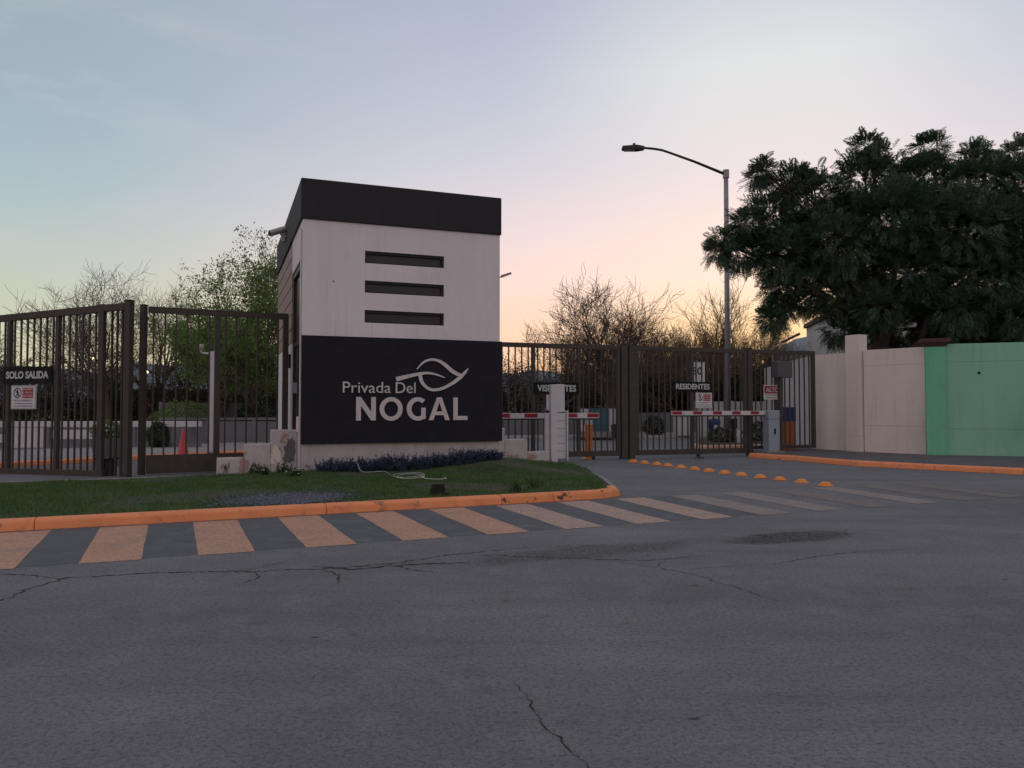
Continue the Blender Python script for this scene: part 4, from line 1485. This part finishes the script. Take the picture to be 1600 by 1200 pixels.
def grow(out_, tips, p, d, L_, r, lev, P, rng):
    n = P['seg'][lev]
    pts, rad = [p.copy()], [r]
    jit, trop = P['jit'][lev], P['trop'][lev]
    dirs = [d.copy()]
    rend = r * P['taper'][lev]
    for i in range(n):
        d = d + Vector((rng.gauss(0, jit), rng.gauss(0, jit), rng.gauss(0, jit) + trop))
        d.normalize()
        p = p + d * (L_ / n)
        pts.append(p.copy())
        dirs.append(d.copy())
        rad.append(r + (rend - r) * (i + 1) / n)
    out_.append((lev, pts, rad))
    if lev + 1 < len(P['kids']) + 1 and lev < P['max']:
        k = P['kids'][lev]
        for j in range(k):
            f = P['start'][lev] + (1 - P['start'][lev]) * (j + rng.random()) / k
            i = min(n - 1, int(f * n))
            q = pts[i].lerp(pts[i + 1], f * n - i)
            dd = dirs[i + 1]
            ax = dd.cross(Vector((rng.gauss(0, 1), rng.gauss(0, 1), rng.gauss(0, 1)))).normalized()
            nd = Matrix.Rotation(R(rng.uniform(*P['ang'][lev])), 3, ax) @ dd
            rr = (rad[i] + (rad[i + 1] - rad[i]) * (f * n - i)) * rng.uniform(.42, .62)
            grow(out_, tips, q, nd, L_ * P['ratio'][lev] * rng.uniform(.7, 1.15), max(rr, P['rmin']), lev + 1, P, rng)
    if lev >= P['max'] - P.get('tiplev', 0):
        tips.append((pts[-1], dirs[-1]))
        if len(pts) > 2:
            tips.append((pts[len(pts) // 2], dirs[len(pts) // 2]))


def branches_mesh(out_, name, levels=None):
    b = MB()
    sides = [8, 6, 4, 3, 3, 3]
    for lev, pts, rad in out_:
        if levels is not None and lev not in levels:
            continue
        b.tube(pts, rad, sides[min(lev, 5)], cap=False)
    me = bpy.data.meshes.new(name)
    me.from_pydata(b.v, [], b.f)
    me.polygons.foreach_set('use_smooth', [True] * len(me.polygons))
    return me


BARE = dict(max=4, seg=[6, 6, 5, 4, 3], jit=[.05, .09, .12, .14, .16], trop=[.0, .08, .08, .07, .05], taper=[.5, .3, .3, .35, .5],
            kids=[9, 8, 7, 6], start=[.30, .25, .2, .15], ang=[(24, 58), (22, 55), (22, 55), (22, 60)], ratio=[.88, .66, .60, .62], rmin=.0105)
LEAFY = dict(BARE, kids=[9, 7, 5, 4], rmin=.009)
UPRIGHT = dict(max=4, seg=[4, 6, 5, 4, 3], jit=[.05, .07, .10, .12, .15], trop=[.0, .05, .09, .10, .08], taper=[.7, .4, .35, .4, .5],
               kids=[18, 9, 7, 5], start=[.25, .2, .2, .15], ang=[(20, 78), (14, 42), (14, 40), (15, 45)], ratio=[1.6, .62, .56, .58], rmin=.009)
SHRUB = dict(max=3, seg=[3, 6, 5, 4], jit=[.1, .16, .2, .25], trop=[.0, .05, .03, .0], taper=[.8, .4, .35, .4],
             kids=[12, 10, 9], start=[.1, .15, .1], ang=[(15, 70), (25, 65), (25, 70)], ratio=[2.2, .55, .55], rmin=.012)


def bare_tree(name, label, loc, h_, P, seed, m='bark_bare', group=None, leaves=None, trunk=None, cat='tree', r0=None, src=None, scale=1.0, rz=0.0):
    e = empty(name, loc, rz, label, cat, group)
    e.scale = (scale, scale, scale)
    if src is not None:
        for ch in src.children:
            c = ch.copy()
            C.objects.link(c)
            c.parent = e
        return e
    rng = random.Random(seed)
    out_, tips = [], []
    L0 = h_ * (trunk or .5)
    grow(out_, tips, Vector((0, 0, -.1)), Vector((rng.uniform(-.08, .08), rng.uniform(-.08, .08), 1)).normalized(), L0, r0 or h_ * .022, 0, P, rng)
    top = max(p.z for _, pts, _ in out_ for p in pts)
    f = h_ / top
    for _, pts, rad in out_:
        for i in range(len(pts)):
            pts[i] = pts[i] * f
    link('trunk', branches_mesh(out_, 'trunk', (0,)), m, e)
    link('crown', branches_mesh(out_, 'crown', (1, 2, 3, 4)), m, e)
    if leaves:
        lm, cnt, size, zmin = leaves
        rr = np.random.default_rng(seed)
        tp = np.array([list(p * f) if False else list(p) for p, d in tips]) * f
        td = np.array([list(d) for p, d in tips])
        keep = tp[:, 2] > zmin
        tp, td = tp[keep], td[keep]
        idx = rr.integers(0, len(tp), cnt)
        c_ = tp[idx] + rr.normal(0, size * .9, (cnt, 3))
        v, q = leaf_cloud(c_, td[idx], size, rr)
        tag(link('foliage', np_mesh('foliage', v, q), lm, e), kind='stuff')
    return e


# bare winter trees right of the guardhouse
big_bare = bare_tree('bare_tree', 'large bare winter tree with dark branches behind the visitor gate', (5.0, 40.2, 0), 9.3, BARE, 11, 'bark_bare', trunk=.48, r0=.24, leaves=('leaf_brown', 6000, .05, 3.0))
big_bare.scale = (1.18, 1.18, 1.0)
bare_tree('bare_tree', 'smaller bare tree just right of the guardhouse edge, left of the large bare tree', (2.5, 44, 0), 7.2, BARE, 23, 'bark_bare', trunk=.45)
up1 = bare_tree('bare_tree', 'golden lit twiggy tree with upright shoots behind the tall lamp pole', (11.8, 47, 0), 9.7, UPRIGHT, 5, 'twig_pale', trunk=.22, r0=.2, leaves=('leaf_brown', 9000, .055, 2.0))
up1.scale = (1.45, 1.45, 1.0)
bare_tree('bare_tree', 'twiggy upright tree right of the lamp pole under the big tree', (16.4, 52, 0), 8.6, UPRIGHT, 5, 'twig_pale', src=up1, scale=1.0, rz=2.1)
bare_tree('bare_tree', 'twiggy upright tree left of the lamp pole between bare tree and golden tree', (9.2, 53, 0), 8.6, UPRIGHT, 5, 'twig_pale', src=up1, scale=.98, rz=4.0)
# left side
bare_tree('bare_tree', 'bare forked tree above the exit gate, left one of the pair', (-19.9, 38, 0), 9.0, BARE, 31, 'bark_bare', trunk=.42)
bare_tree('bare_tree', 'dense bare bushy tree above the two left posts', (-19.0, 41.5, 0), 9.3, LEAFY, 38, 'bark_bare', trunk=.36)
bare_tree('leafing_tree', 'tree with fresh green spring leaves left of the guardhouse', (-11.0, 32.8, 0), 9.2, LEAFY, 41, 'bark_bare', trunk=.42, r0=.2, leaves=('leaf_spring', 22000, .13, 1.0))
bare_tree('leafing_tree', 'second leafing tree partly hidden behind the guardhouse left side', (-8.6, 36.5, 0), 9.2, LEAFY, 43, 'bark_bare', trunk=.42, leaves=('leaf_spring', 22000, .13, 1.0))
bare_tree('leafing_tree', 'broad low leafing tree behind the white camera pole', (-13.2, 35.0, 0), 8.4, LEAFY, 59, 'bark_bare', trunk=.34, leaves=('leaf_spring', 22000, .125, .6))
bare_tree('leafing_tree', 'low leafing tree at the far left edge above the exit gate', (-26.5, 36, 0), 6.6, LEAFY, 47, 'bark_bare', trunk=.4, leaves=('leaf_spring', 4500, .11, 1.0))
bare_tree('leafing_tree', 'thin branched tree behind the SOLO SALIDA sign', (-22.5, 33, 0), 6.2, LEAFY, 53, 'bark_bare', trunk=.36, leaves=('leaf_brown', 2500, .10, 1.0))

# dense thicket behind the fences: individual shrubs sharing two shapes
sh1 = bare_tree('shrub', 'dark tangled shrub behind the visitor gate beside the guardhouse', (.4, 46, 0), 4.7, SHRUB, 61, 'bark_dark', 'dark thicket shrubs behind the gates',
                leaves=('leaf_brown', 9000, .13, .3), trunk=.22, cat='shrub', r0=.1)
sh2 = bare_tree('shrub', 'dark tangled shrub behind the VISITANTES sign', (3.6, 47, 0), 4.9, SHRUB, 67, 'bark_dark', 'dark thicket shrubs behind the gates',
                leaves=('leaf_hedge', 9000, .13, .3), trunk=.22, cat='shrub', r0=.1)
more = [((6.6, 46.5, 0), 1.05, .8, sh1, 'dark shrub behind the trunk of the large bare tree'), ((9.2, 47.5, 0), 1.05, 2.2, sh2, 'dark shrub behind the left half of the resident gate'),
        ((11.8, 46.4, 0), 1.0, 3.3, sh1, 'dark shrub behind the RESIDENTES sign'), ((14.2, 48.5, 0), 1.1, 4.4, sh2, 'dark shrub behind the lamp pole at the resident gate'),
        ((16.9, 48.0, 0), 1.1, 5.2, sh1, 'dark shrub left of the cream wall behind the fence panel'), ((-2.4, 47.0, 0), 1.0, 1.4, sh2, 'dark shrub hidden mostly by the guardhouse right edge'),
        ((5.0, 51.0, 0), 1.15, 3.9, sh2, 'far dark shrub filling the gap between visitor sign and twin posts'), ((12.9, 51.5, 0), 1.2, .4, sh2, 'far dark shrub filling the gap right of the twin posts'),
        ((-27.5, 42.0, 0), .95, .5, sh2, 'dark shrub behind the exit gate at the far left edge'), ((-24.2, 41.0, 0), .9, 1.7, sh1, 'dark shrub behind the SOLO SALIDA sign'),
        ((-21.0, 40.5, 0), .85, 2.9, sh2, 'dark shrub behind the exit gate bars right of the sign'), ((-18.0, 42.0, 0), 1.0, 4.1, sh1, 'dark shrub behind the two left gate posts'),
        ((-15.0, 43.0, 0), 1.05, 5.0, sh2, 'dark shrub behind the traffic cone'), ((-12.0, 40.0, 0), 1.2, .9, sh2, 'green shrub behind the white camera pole'),
        ((-9.4, 39.5, 0), 1.25, 2.5, sh2, 'green shrub behind the gate leaf next to the guardhouse')]
for loc, s_, rz, src, lab in more:
    bare_tree('shrub', lab, loc, 0, None, 0, src=src, scale=s_, rz=rz, cat='shrub', group='dark thicket shrubs behind the gates')


def leafy_ball(name, label, loc, rx, rz_, n, size, lm, seed, cat='shrub', group=None, stem=True):
    rr = np.random.default_rng(seed)
    e = empty(name, loc, 0, label, cat, group)
    d = rr.normal(0, 1, (n, 3))
    d /= np.linalg.norm(d, axis=1, keepdims=True)
    rad = rr.uniform(.55, 1.0, (n, 1)) ** .6
    c_ = d * rad * np.array([rx, rx, rz_]) * (1 + .12 * np.sin(5 * d[:, :1] + 3 * d[:, 2:3])) + np.array([0, 0, rz_ * .95])
    v, q = leaf_cloud(c_, d, size, rr, .55, .7)
    tag(link('foliage', np_mesh('foliage', v, q), lm, e), kind='stuff')
    if stem:
        b = MB()
        for k in range(5):
            a = k * 1.3
            b.tube([(0, 0, -.02), (.3 * rx * math.cos(a), .3 * rx * math.sin(a), rz_ * .7), (.7 * rx * math.cos(a), .7 * rx * math.sin(a), rz_ * 1.3)], [.03, .02, .008], 5)
        b.build('stem', 'bark_dark', e)
    return e


leafy_ball('topiary_shrub', 'round clipped dark shrub beside the traffic cone', (-12.3, 26.8, .14), .36, .46, 2600, .07, 'leaf_hedge', 71)
leafy_ball('planter_shrub', 'bright green shrub in the concrete planter', (-10.6, 20.2, .66), .36, .26, 1500, .07, 'leaf_spring', 72)
leafy_ball('garden_shrub', 'dark green bush at the end of the long grey wall near the guardhouse', (-7.6, 29.6, .1), .6, .55, 2200, .09, 'leaf_hedge', 73)
leafy_ball('garden_shrub', 'dark green bush on top of the grey wall behind the gate leaf', (-10.8, 33.4, .4), 1.0, .9, 3200, .12, 'leaf_hedge', 74)
leafy_ball('garden_shrub', 'yellowish green bush above the grey wall behind the traffic cone', (-13.9, 33.0, .3), 1.5, .75, 3600, .11, 'leaf_spring', 75)
leafy_ball('garden_shrub', 'small green tuft on the stepped wall right of the guardhouse', (*bxy(W + .3, 1.5), .98), .16, .11, 500, .05, 'leaf_hedge', 76, stem=False)
leafy_ball('garden_shrub', 'low dark bush beside the tall lamp base', (10.6, 32.6, .1), .7, .4, 2000, .09, 'leaf_hedge', 77)
leafy_ball('garden_shrub', 'low leafy bush on the lamp island near its peach kerb', (8.5, 31.2, .1), .5, .3, 1400, .08, 'leaf_hedge', 78)
leafy_ball('garden_shrub', 'dark bush left of the white utility box', (7.3, 39.4, .13), .55, .5, 1500, .1, 'leaf_hedge', 79)

# big evergreen tree behind the right walls: fern-like fronds
TX, TY = 14.2, 27.5
bt = empty('evergreen_tree', (TX, TY, 0), 0, 'huge dark evergreen tree with feathery fronds over the right walls', 'tree')
clumps = [  # centre x, y, z and radius in metres
    (8.1, 27.0, 7.0, .75), (9.2, 27.4, 8.3, 1.15), (9.5, 26.8, 6.7, 1.15), (9.6, 27.2, 5.75, .75), (10.9, 27.8, 9.1, 1.3), (11.2, 26.6, 7.1, 1.5), (11.4, 27.0, 5.6, 1.0),
    (13.0, 27.8, 9.8, 1.4), (13.2, 26.2, 8.0, 1.7), (13.6, 26.2, 6.1, 1.6), (14.9, 27.8, 9.6, 1.5), (15.5, 26.2, 7.6, 1.8), (16.0, 26.0, 5.8, 1.6),
    (17.0, 27.6, 9.5, 1.6), (17.8, 26.0, 7.4, 1.8), (18.4, 27.4, 9.4, 1.5), (18.4, 26.0, 5.6, 1.7), (20.2, 27, 8.6, 2.0), (20.6, 26.5, 6.2, 2.0), (12.2, 28.8, 8.2, 1.6),
    (15.4, 29, 8.6, 1.9), (18.6, 29, 8.2, 2.0), (14.4, 29.4, 6.4, 1.8), (17.2, 29.4, 6.0, 1.8), (10.3, 28.4, 7.6, 1.2), (12.4, 25.9, 4.9, .8), (14.8, 25.4, 4.7, .9),
    (17.0, 25.4, 4.5, 1.0), (19.6, 25.4, 4.4, 1.1), (9.0, 27.2, 10.0, .42), (8.75, 27.1, 9.75, .34), (12.9, 27.6, 11.0, .50), (13.25, 27.7, 10.7, .42), (15.2, 27.6, 10.95, .55),
    (16.8, 27.6, 10.6, .6), (7.45, 26.9, 7.45, .42), (7.2, 26.9, 7.0, .34), (9.2, 27.1, 4.65, .42), (11.7, 27.3, 4.3, .55), (18.3, 27.4, 10.6, .7),
    (10.2, 27.6, 9.7, .7), (8.35, 27.0, 8.0, .6), (10.5, 27.1, 5.35, .62), (9.5, 27.1, 5.1, .5), (12.9, 27.4, 5.2, 1.2), (14.2, 27.8, 4.4, 1.1), (15.8, 27.4, 4.2, 1.1), (17.4, 27.6, 4.1, 1.2), (19.2, 27.4, 4.0, 1.3), (13.4, 28.6, 4.0, .9), (16.6, 28.8, 4.8, 1.4), (19, 28.8, 5, 1.6)]
rr = np.random.default_rng(99)
fr_o, fr_d, fr_s = [], [], []
for x, y, z, r_ in clumps:
    n = int(500 * r_ ** 1.8) + 40
    d = rr.normal(0, 1, (n, 3))
    d /= np.linalg.norm(d, axis=1, keepdims=True)
    rad = rr.uniform(.25, 1, (n, 1)) ** .55 * np.where(rr.random((n, 1)) < .2, rr.uniform(1.0, 1.45, (n, 1)), 1.0)
    o_ = np.array([x, y, z]) + d * rad * r_ * np.array([1, 1, .85]) * .82
    fr_o.append(o_)
    dd = d * 1.0 + np.array([0, 0, .10]) + rr.normal(0, .5, (n, 3))
    low = (d[:, 2] < .1)
    dd[low, 2] -= .55
    fr_d.append(dd / np.linalg.norm(dd, axis=1, keepdims=True))
    fr_s.append(rr.uniform(.28, .55, n))
fo, fd, fsz = np.concatenate(fr_o), np.concatenate(fr_d), np.concatenate(fr_s)
NP = 9                                     # leaflet pairs per frond
nF = len(fo)
side = np.cross(fd, np.array([0, 0, 1.0]) + rr.normal(0, .35, (nF, 3)))
side /= np.linalg.norm(side, axis=1, keepdims=True) + 1e-9
upv = np.cross(side, fd)
V_, = [[]]
for k in range(NP):
    t = (k + .8) / (NP + .3)
    droop = -.22 * t * t
    base = fo + fd * (fsz * t)[:, None] + np.array([0, 0, 1.0]) * (droop * fsz)[:, None]
    ll = fsz * (.30 * math.sin(math.pi * min(1, .18 + .80 * t)) + .05)
    for sgn in (-1, 1):
        ld = side * sgn * .85 + fd * .55 + upv * rr.normal(0, .12, (nF, 1)) - np.array([0, 0, .12])
        ld /= np.linalg.norm(ld, axis=1, keepdims=True)
        wv = fd * .092 * fsz[:, None]
        tip = base + ld * ll[:, None]
        mid = base + ld * (ll * .45)[:, None]
        V_.append(np.stack([base, mid + wv * .5, tip, mid - wv * .5], 1))
V_ = np.stack(V_, 1).reshape(-1, 3) - np.array([TX, TY, 0])
tag(link('crown', np_mesh('crown', V_, np.arange(len(V_)).reshape(-1, 4)), 'leaf_dark', bt), kind='stuff')
tb = MB()
rt = random.Random(8)


def limb(p, q, r0, r1, bend=.5):
    p, q = Vector(p), Vector(q)
    n = 9
    pts = []
    ax = Vector((rt.uniform(-1, 1), rt.uniform(-1, 1), rt.uniform(.1, 1))) * bend
    for i in range(n + 1):
        t = i / n
        pts.append(p.lerp(q, t) + ax * math.sin(math.pi * t) + Vector((rt.gauss(0, .03), rt.gauss(0, .03), rt.gauss(0, .03))))
    return pts, [r0 + (r1 - r0) * i / n for i in range(n + 1)]


bases = [((12.6, 26.6, 0), (13.0, 26.7, 4.3), .34, .26), ((14.6, 27.2, 0), (15.2, 27.4, 5.0), .30, .2), ((13.6, 26.2, 2.6), (14.8, 26.2, 5.6), .16, .11)]
tm = MB()
for p, q, a, b in bases:
    pts, rd = limb(p, q, a, b, .25)
    tm.tube([Vector(x) - Vector((TX, TY, 0)) for x in pts], rd, 10)
tm.build('trunk', 'bark_dark', bt, smooth=True)
for i, (x, y, z, r_) in enumerate(clumps):
    if r_ < .35:
        continue
    src = (13.0, 26.7, 4.2) if x < 14.2 else (15.2, 27.4, 4.9)
    if z < 5:
        src = (11.3, 26.7, 6.3) if x < 12 else (src[0], src[1], 3.4)
    pts, rd = limb(src, (x, y, z), .14 if r_ > .8 else .08, .025, .35)
    tb.tube([p - Vector((TX, TY, 0)) for p in pts], rd, 6)
    for k in range(5):
        dv = Vector((rt.gauss(0, 1), rt.gauss(0, 1), rt.gauss(0, 1))).normalized() * r_ * .9
        p2, r2 = limb(pts[-3], Vector((x, y, z)) + dv, .04, .01, .1)
        tb.tube([p - Vector((TX, TY, 0)) for p in p2], r2, 4)
tb.build('limb', 'bark_dark', bt, smooth=True)

# lavender-blue plants along the plinth
lav = [(.55, .26, .23, 'leftmost'), (1.0, .30, .27, 'second'), (1.55, .28, .26, 'third'), (2.0, .30, .36, 'tallest middle'), (2.45, .27, .26, 'fifth'), (2.9, .30, .28, 'sixth'),
       (3.35, .29, .31, 'seventh'), (3.8, .25, .24, 'eighth'), (4.2, .22, .21, 'rightmost')]
for i, (a, rx, rz_, w_) in enumerate(lav):
    x, y = bxy(a, -.42 - .06 * math.sin(i * 2.3))
    z = hz(x, y)
    rr = np.random.default_rng(200 + i)
    e = empty('lavender_plant', (x, y, z - .02), 0, '%s blue grey bushy plant of the row along the foot of the name sign' % w_, 'plant', 'blue grey plants below the sign')
    st = MB()
    cs, ds = [], []
    for k in range(110):
        az, tl = rr.uniform(0, 6.283), abs(rr.normal(0, .62))
        L_ = rz_ * rr.uniform(.35, 1.15)
        d = np.array([math.sin(tl) * math.cos(az), math.sin(tl) * math.sin(az), math.cos(tl)])
        p0_ = np.array([math.cos(az) * rx * 1.05, math.sin(az) * rx * .6, 0]) * rr.uniform(0, 1)
        st.tube([p0_, p0_ + d * L_], [.006, .002], 3, cap=False)
        for q in range(16):
            t = rr.uniform(.2, 1.05)
            cs.append(p0_ + d * L_ * t + rr.normal(0, .012, 3))
            ds.append(d)
    tag(st.build('stem', 'leaf_weed', e), kind='stuff')
    v, q = leaf_cloud(np.array(cs), np.array(ds), .062, rr, .32, .75)
    tag(link('foliage', np_mesh('foliage', v, q), 'leaf_lavender', e), kind='stuff')


# weeds with white flowers beside the stepped wall
def weed(label, x, y, h_, seed, n=20, flowers=14, name='flowering_weed', cat='weed', group='white flowering weeds by the stepped wall', blade=False):
    rr = np.random.default_rng(seed)
    z = hz(x, y)
    e = empty(name, (x, y, z - .015), 0, label, cat, group)
    st = MB()
    cs, ds, tp = [], [], []
    for k in range(n):
        az, tl = rr.uniform(0, 6.283), abs(rr.normal(0, .6))
        L_ = h_ * rr.uniform(.35, .85)
        d = np.array([math.sin(tl) * math.cos(az), math.sin(tl) * math.sin(az), math.cos(tl)])
        p0_ = np.array([rr.normal(0, .06), rr.normal(0, .06), 0])
        st.tube([p0_, p0_ + d * L_ * .6, p0_ + d * L_ + np.array([0, 0, -.05 * L_])], [.006, .004, .002], 3, cap=False)
        tp.append(p0_ + d * L_)
        for q in range(7 if not blade else 3):
            cs.append(p0_ + d * L_ * rr.uniform(.1, 1))
            ds.append(d)
    tag(st.build('stem', 'leaf_weed', e), kind='stuff')
    v, q = leaf_cloud(np.array(cs), np.array(ds), .07 if not blade else .14, rr, .5 if not blade else .12, .7 if not blade else .25)
    tag(link('foliage', np_mesh('foliage', v, q), 'leaf_weed', e), kind='stuff')
    if flowers:
        b = MB()
        for k in range(flowers):
            p = tp[k]
            r_ = rr.uniform(.018, .034)
            b.lathe([(r_ * .3, p[2] - .004), (r_, p[2] + .004), (r_ * .5, p[2] + .012)], 7, p[0], p[1])
        tag(b.build('flower_heads', 'petal', e), kind='stuff')


weed('white flowering weed nearest the left corner of the guardhouse', *bxy(-.35, -.25), .28, 301)
weed('white flowering weed between the gravel patch and the stepped wall', *bxy(-.75, -.65), .26, 302)
weed('low white flowering weed just above the gravel patch', *bxy(-.2, -1.15), .22, 303)
weed('white flowering weed under the middle of the left stepped wall', *bxy(-.9, -.15), .16, 304, flowers=6)
weed('tuft of dark blades at the lowest block of the left stepped wall', *bxy(-1.5, .55), .16, 305, 9, 0, 'grass_tuft', 'grass tuft', 'dark grass tufts', True)
weed('tuft of dark blades beside the middle block of the left stepped wall', *bxy(-.95, .45), .16, 306, 10, 0, 'grass_tuft', 'grass tuft', 'dark grass tufts', True)
weed('weed climbing at the right end of the island by the kerb', *km(7.6, .9), .16, 307, 22, 0, 'grass_tuft', 'grass tuft', 'dark grass tufts', True)
weed('dark creeping weed above the cracked end of the kerb', *km(7.1, .55), .15, 308, 24, 0, 'grass_tuft', 'grass tuft', 'dark grass tufts', True)

# grass: one mass of short blades
rr = np.random.default_rng(7)
N = 210000
e_ = rr.uniform(-11.5, 10.8, N)
m_ = rr.uniform(.24, 5.75, N)
ok = e_ < np.interp(m_, [0, .25, .7, 1.4, 2.7, 3.9, 5.2, 6.7], [8.2, 8.5, 8.85, 9.25, 9.85, 10.3, 10.6, 10.6])
gx = K0.x + KE.x * e_ + KM.x * m_
gy = K0.y + KE.y * e_ + KM.y * m_
# bare places: gravel patch, dirt path right of the sign, strip under the plants
gd = ((gx + 3.4) / .75) ** 2 + ((gy - 11.7) / .85) ** 2
pa = np.abs((e_ - 9.0) * .86 + (m_ - 4.2) * .5) < .33
f1 = np.sin(gx * 3.1 + 1.7 * np.sin(gy * 2.3)) * np.sin(gy * 2.7 + 1.1 * np.sin(gx * 1.9))
keep = ok & ~((gd < 1.0 + .3 * f1) & (rr.random(N) < .93)) & ~(pa & (m_ > 2.3) & (rr.random(N) < .85)) & ~((f1 > .72) & (rr.random(N) < .6))
f2 = np.sin(gx * 1.3 + 2 * np.sin(gy * .9)) + np.sin(gy * 1.7 - gx * .6)
keep &= ~((f2 < -1.0) & (rr.random(N) < .7))
keep &= ~((m_ > 5.2) & (e_ > 4.3) & (rr.random(N) < .7))
gx, gy, f1 = gx[keep], gy[keep], f1[keep]
N = len(gx)
gz = np.array([hz(a, b) for a, b in zip(gx, gy)]) - .006
L_ = rr.uniform(.02, .065, N) * (1 + .45 * f1) * np.where(rr.random(N) < .03, 1.8, 1.0)
az = rr.uniform(0, 6.283, N)
ln = np.abs(rr.normal(0, .45, N))
w_ = rr.uniform(.004, .008, N)
ux, uy = np.cos(az), np.sin(az)
a2 = rr.uniform(0, 6.283, N)
bx, by = np.cos(a2) * w_, np.sin(a2) * w_
v = np.stack([np.stack([gx - bx, gy - by, gz], 1), np.stack([gx + bx, gy + by, gz], 1),
              np.stack([gx + ux * L_ * np.sin(ln), gy + uy * L_ * np.sin(ln), gz + L_ * np.cos(ln)], 1)], 1).reshape(-1, 3)
gm_ = link('grass', np_mesh('grass', v, np.arange(3 * N).reshape(-1, 3)), 'grass')
tag(gm_, 'short dark green grass covering the entrance island', 'grass', kind='stuff')

# gravel patch
Ng = 5200
gx = -3.4 + rr.normal(0, .42, Ng)
gy = 11.7 + rr.normal(0, .42, Ng) + (gx + 3.45) * .25
me_ = ((gx - K0.x) * KM.x + (gy - K0.y) * KM.y)
k_ = me_ > .26
gx, gy = gx[k_], gy[k_]
Ng = len(gx)
r_ = rr.uniform(.010, .030, Ng)
gz = np.array([hz(a, b) for a, b in zip(gx, gy)]) + r_ * .3
octv = np.array([(1, 0, 0), (0, 1, 0), (-1, 0, 0), (0, -1, 0), (0, 0, .7), (0, 0, -.7)])
rot = rr.uniform(0, 6.283, Ng)
jj = octv[None] * (1 + rr.normal(0, .22, (Ng, 6, 1)))
cr, sr = np.cos(rot)[:, None], np.sin(rot)[:, None]
jx = jj[:, :, 0] * cr - jj[:, :, 1] * sr
jy = jj[:, :, 0] * sr + jj[:, :, 1] * cr
v = np.stack([gx[:, None] + jx * r_[:, None], gy[:, None] + jy * r_[:, None], gz[:, None] + jj[:, :, 2] * r_[:, None]], 2).reshape(-1, 3)
tri = np.array([(0, 1, 4), (1, 2, 4), (2, 3, 4), (3, 0, 4), (1, 0, 5), (2, 1, 5), (3, 2, 5), (0, 3, 5)])
tag(link('gravel', np_mesh('gravel', v, (tri[None] + 6 * np.arange(Ng)[:, None, None]).reshape(-1, 3)), 'gravel_stone'),
    'patch of bluish grey gravel at the left of the lawn', 'gravel', kind='stuff')

# floodlight on the lawn
fx_, fy_ = -1.17, 12.14
e = empty('floodlight', (fx_, fy_, hz(fx_, fy_)), R(18), 'small black floodlight standing on the lawn behind the kerb', 'floodlight')
MB().add([(-.10, -.02, .03), (.10, -.02, .03), (.10, .06, .03), (-.10, .06, .03), (-.10, -.07, .19), (.10, -.07, .19), (.10, .02, .19), (-.10, .02, .19)],
         [(3, 2, 1, 0), (4, 5, 6, 7), (0, 1, 5, 4), (1, 2, 6, 5), (2, 3, 7, 6), (3, 0, 4, 7)]).build('body', 'rubber', e, bevel=.01)
MB().box(-.05, .05, -.026, -.021, .045, .075).build('label_plate', 'box_grey', e)
MB().tube([(-.115, .02, .12), (-.115, .02, -.02), (.115, .02, -.02), (.115, .02, .12)], .008, 6).build('bracket', 'rubber', e)
MB().box(.13, .20, -.02, .05, -.01, .05).build('connector', 'rubber', e, bevel=.008)

# white cable from the guardhouse wall across the grass
cpt = [(*bxy(-.04, .45), 1.25), (*bxy(-.045, .3), .9), (*bxy(-.05, .1), .62), (*bxy(-.03, -.12), .42)]
for x, y, dzz in [(*bxy(.25, -.2), .16), (*bxy(.7, -.38), .25), (*bxy(1.05, -.66), .24), (*bxy(1.15, -.95), .06), (*bxy(1.6, -1.0), .06), (-2.35, 15.2, .05), (-2.0, 15.0, .05),
                  (-1.75, 15.3, .06), (-1.9, 15.75, .06), (-2.25, 15.7, .06), (-2.35, 15.25, .07), (-2.1, 14.7, .06), (-1.8, 14.65, .07), (-1.72, 15.1, .07), (-2.05, 15.35, .08),
                  (-2.25, 15.05, .07), (-2.0, 14.65, .06), (-1.7, 14.9, .06)]:
    cpt.append((x, y, hz(x, y) + dzz - .02))
q = smooth_path(cpt, 8)
tag(MB().tube(q, .0055, 6).build('cable', 'cable_white', smooth=True), 'white cable hanging from the guardhouse corner and coiled on the grass', 'cable')
e = empty('cable_plug', (-1.72, 14.75, hz(-1.72, 14.75)), .4, 'short white cable end with plug lying right of the coiled cable', 'plug')
MB().tube([(-.02, 0, .05), (.04, 0, .055)], [.022, .014], 8).build('plug', 'cable_white', e)
MB().tube(smooth_path([(.0, -.02, .045), (-.02, -.2, .05), (.06, -.42, .05), (.22, -.5, .05), (.36, -.38, .05), (.38, -.2, .05)], 6), .007, 6).build('lead', 'cable_white', e)

# ------------------------------------------------------------------ far hills
vv, ff = [], []
NA = 160
rh = random.Random(12)
ph = [rh.uniform(0, 6) for _ in range(6)]
for j, (dist, sc_) in enumerate(((700, 0), (800, .45), (900, 1.0), (1050, .8))):
    for i in range(NA):
        az = R(-75 + 150 * i / (NA - 1))
        deg = math.degrees(az)
        h_ = 38 + 8 * math.sin(az * 9 + ph[0]) + 5 * math.sin(az * 23 + ph[1]) + 2.5 * math.sin(az * 61 + ph[2])
        h_ += 46 * math.exp(-((deg - 20.5) / 3.0) ** 2) + 18 * math.exp(-((deg + 27) / 9) ** 2) + 14 * math.exp(-((deg - 2) / 3) ** 2)
        vv.append((dist * math.sin(az), dist * math.cos(az), max(-1, h_ * sc_ - 1 + sc_ * 2 * math.sin(i * 1.7 + j))))
for j in range(3):
    for i in range(NA - 1):
        a = j * NA + i
        ff.append((a, a + 1, a + NA + 1, a + NA))
tag(MB().add(vv, ff).build('hill', 'hill_hazed', smooth=True), kind='structure')
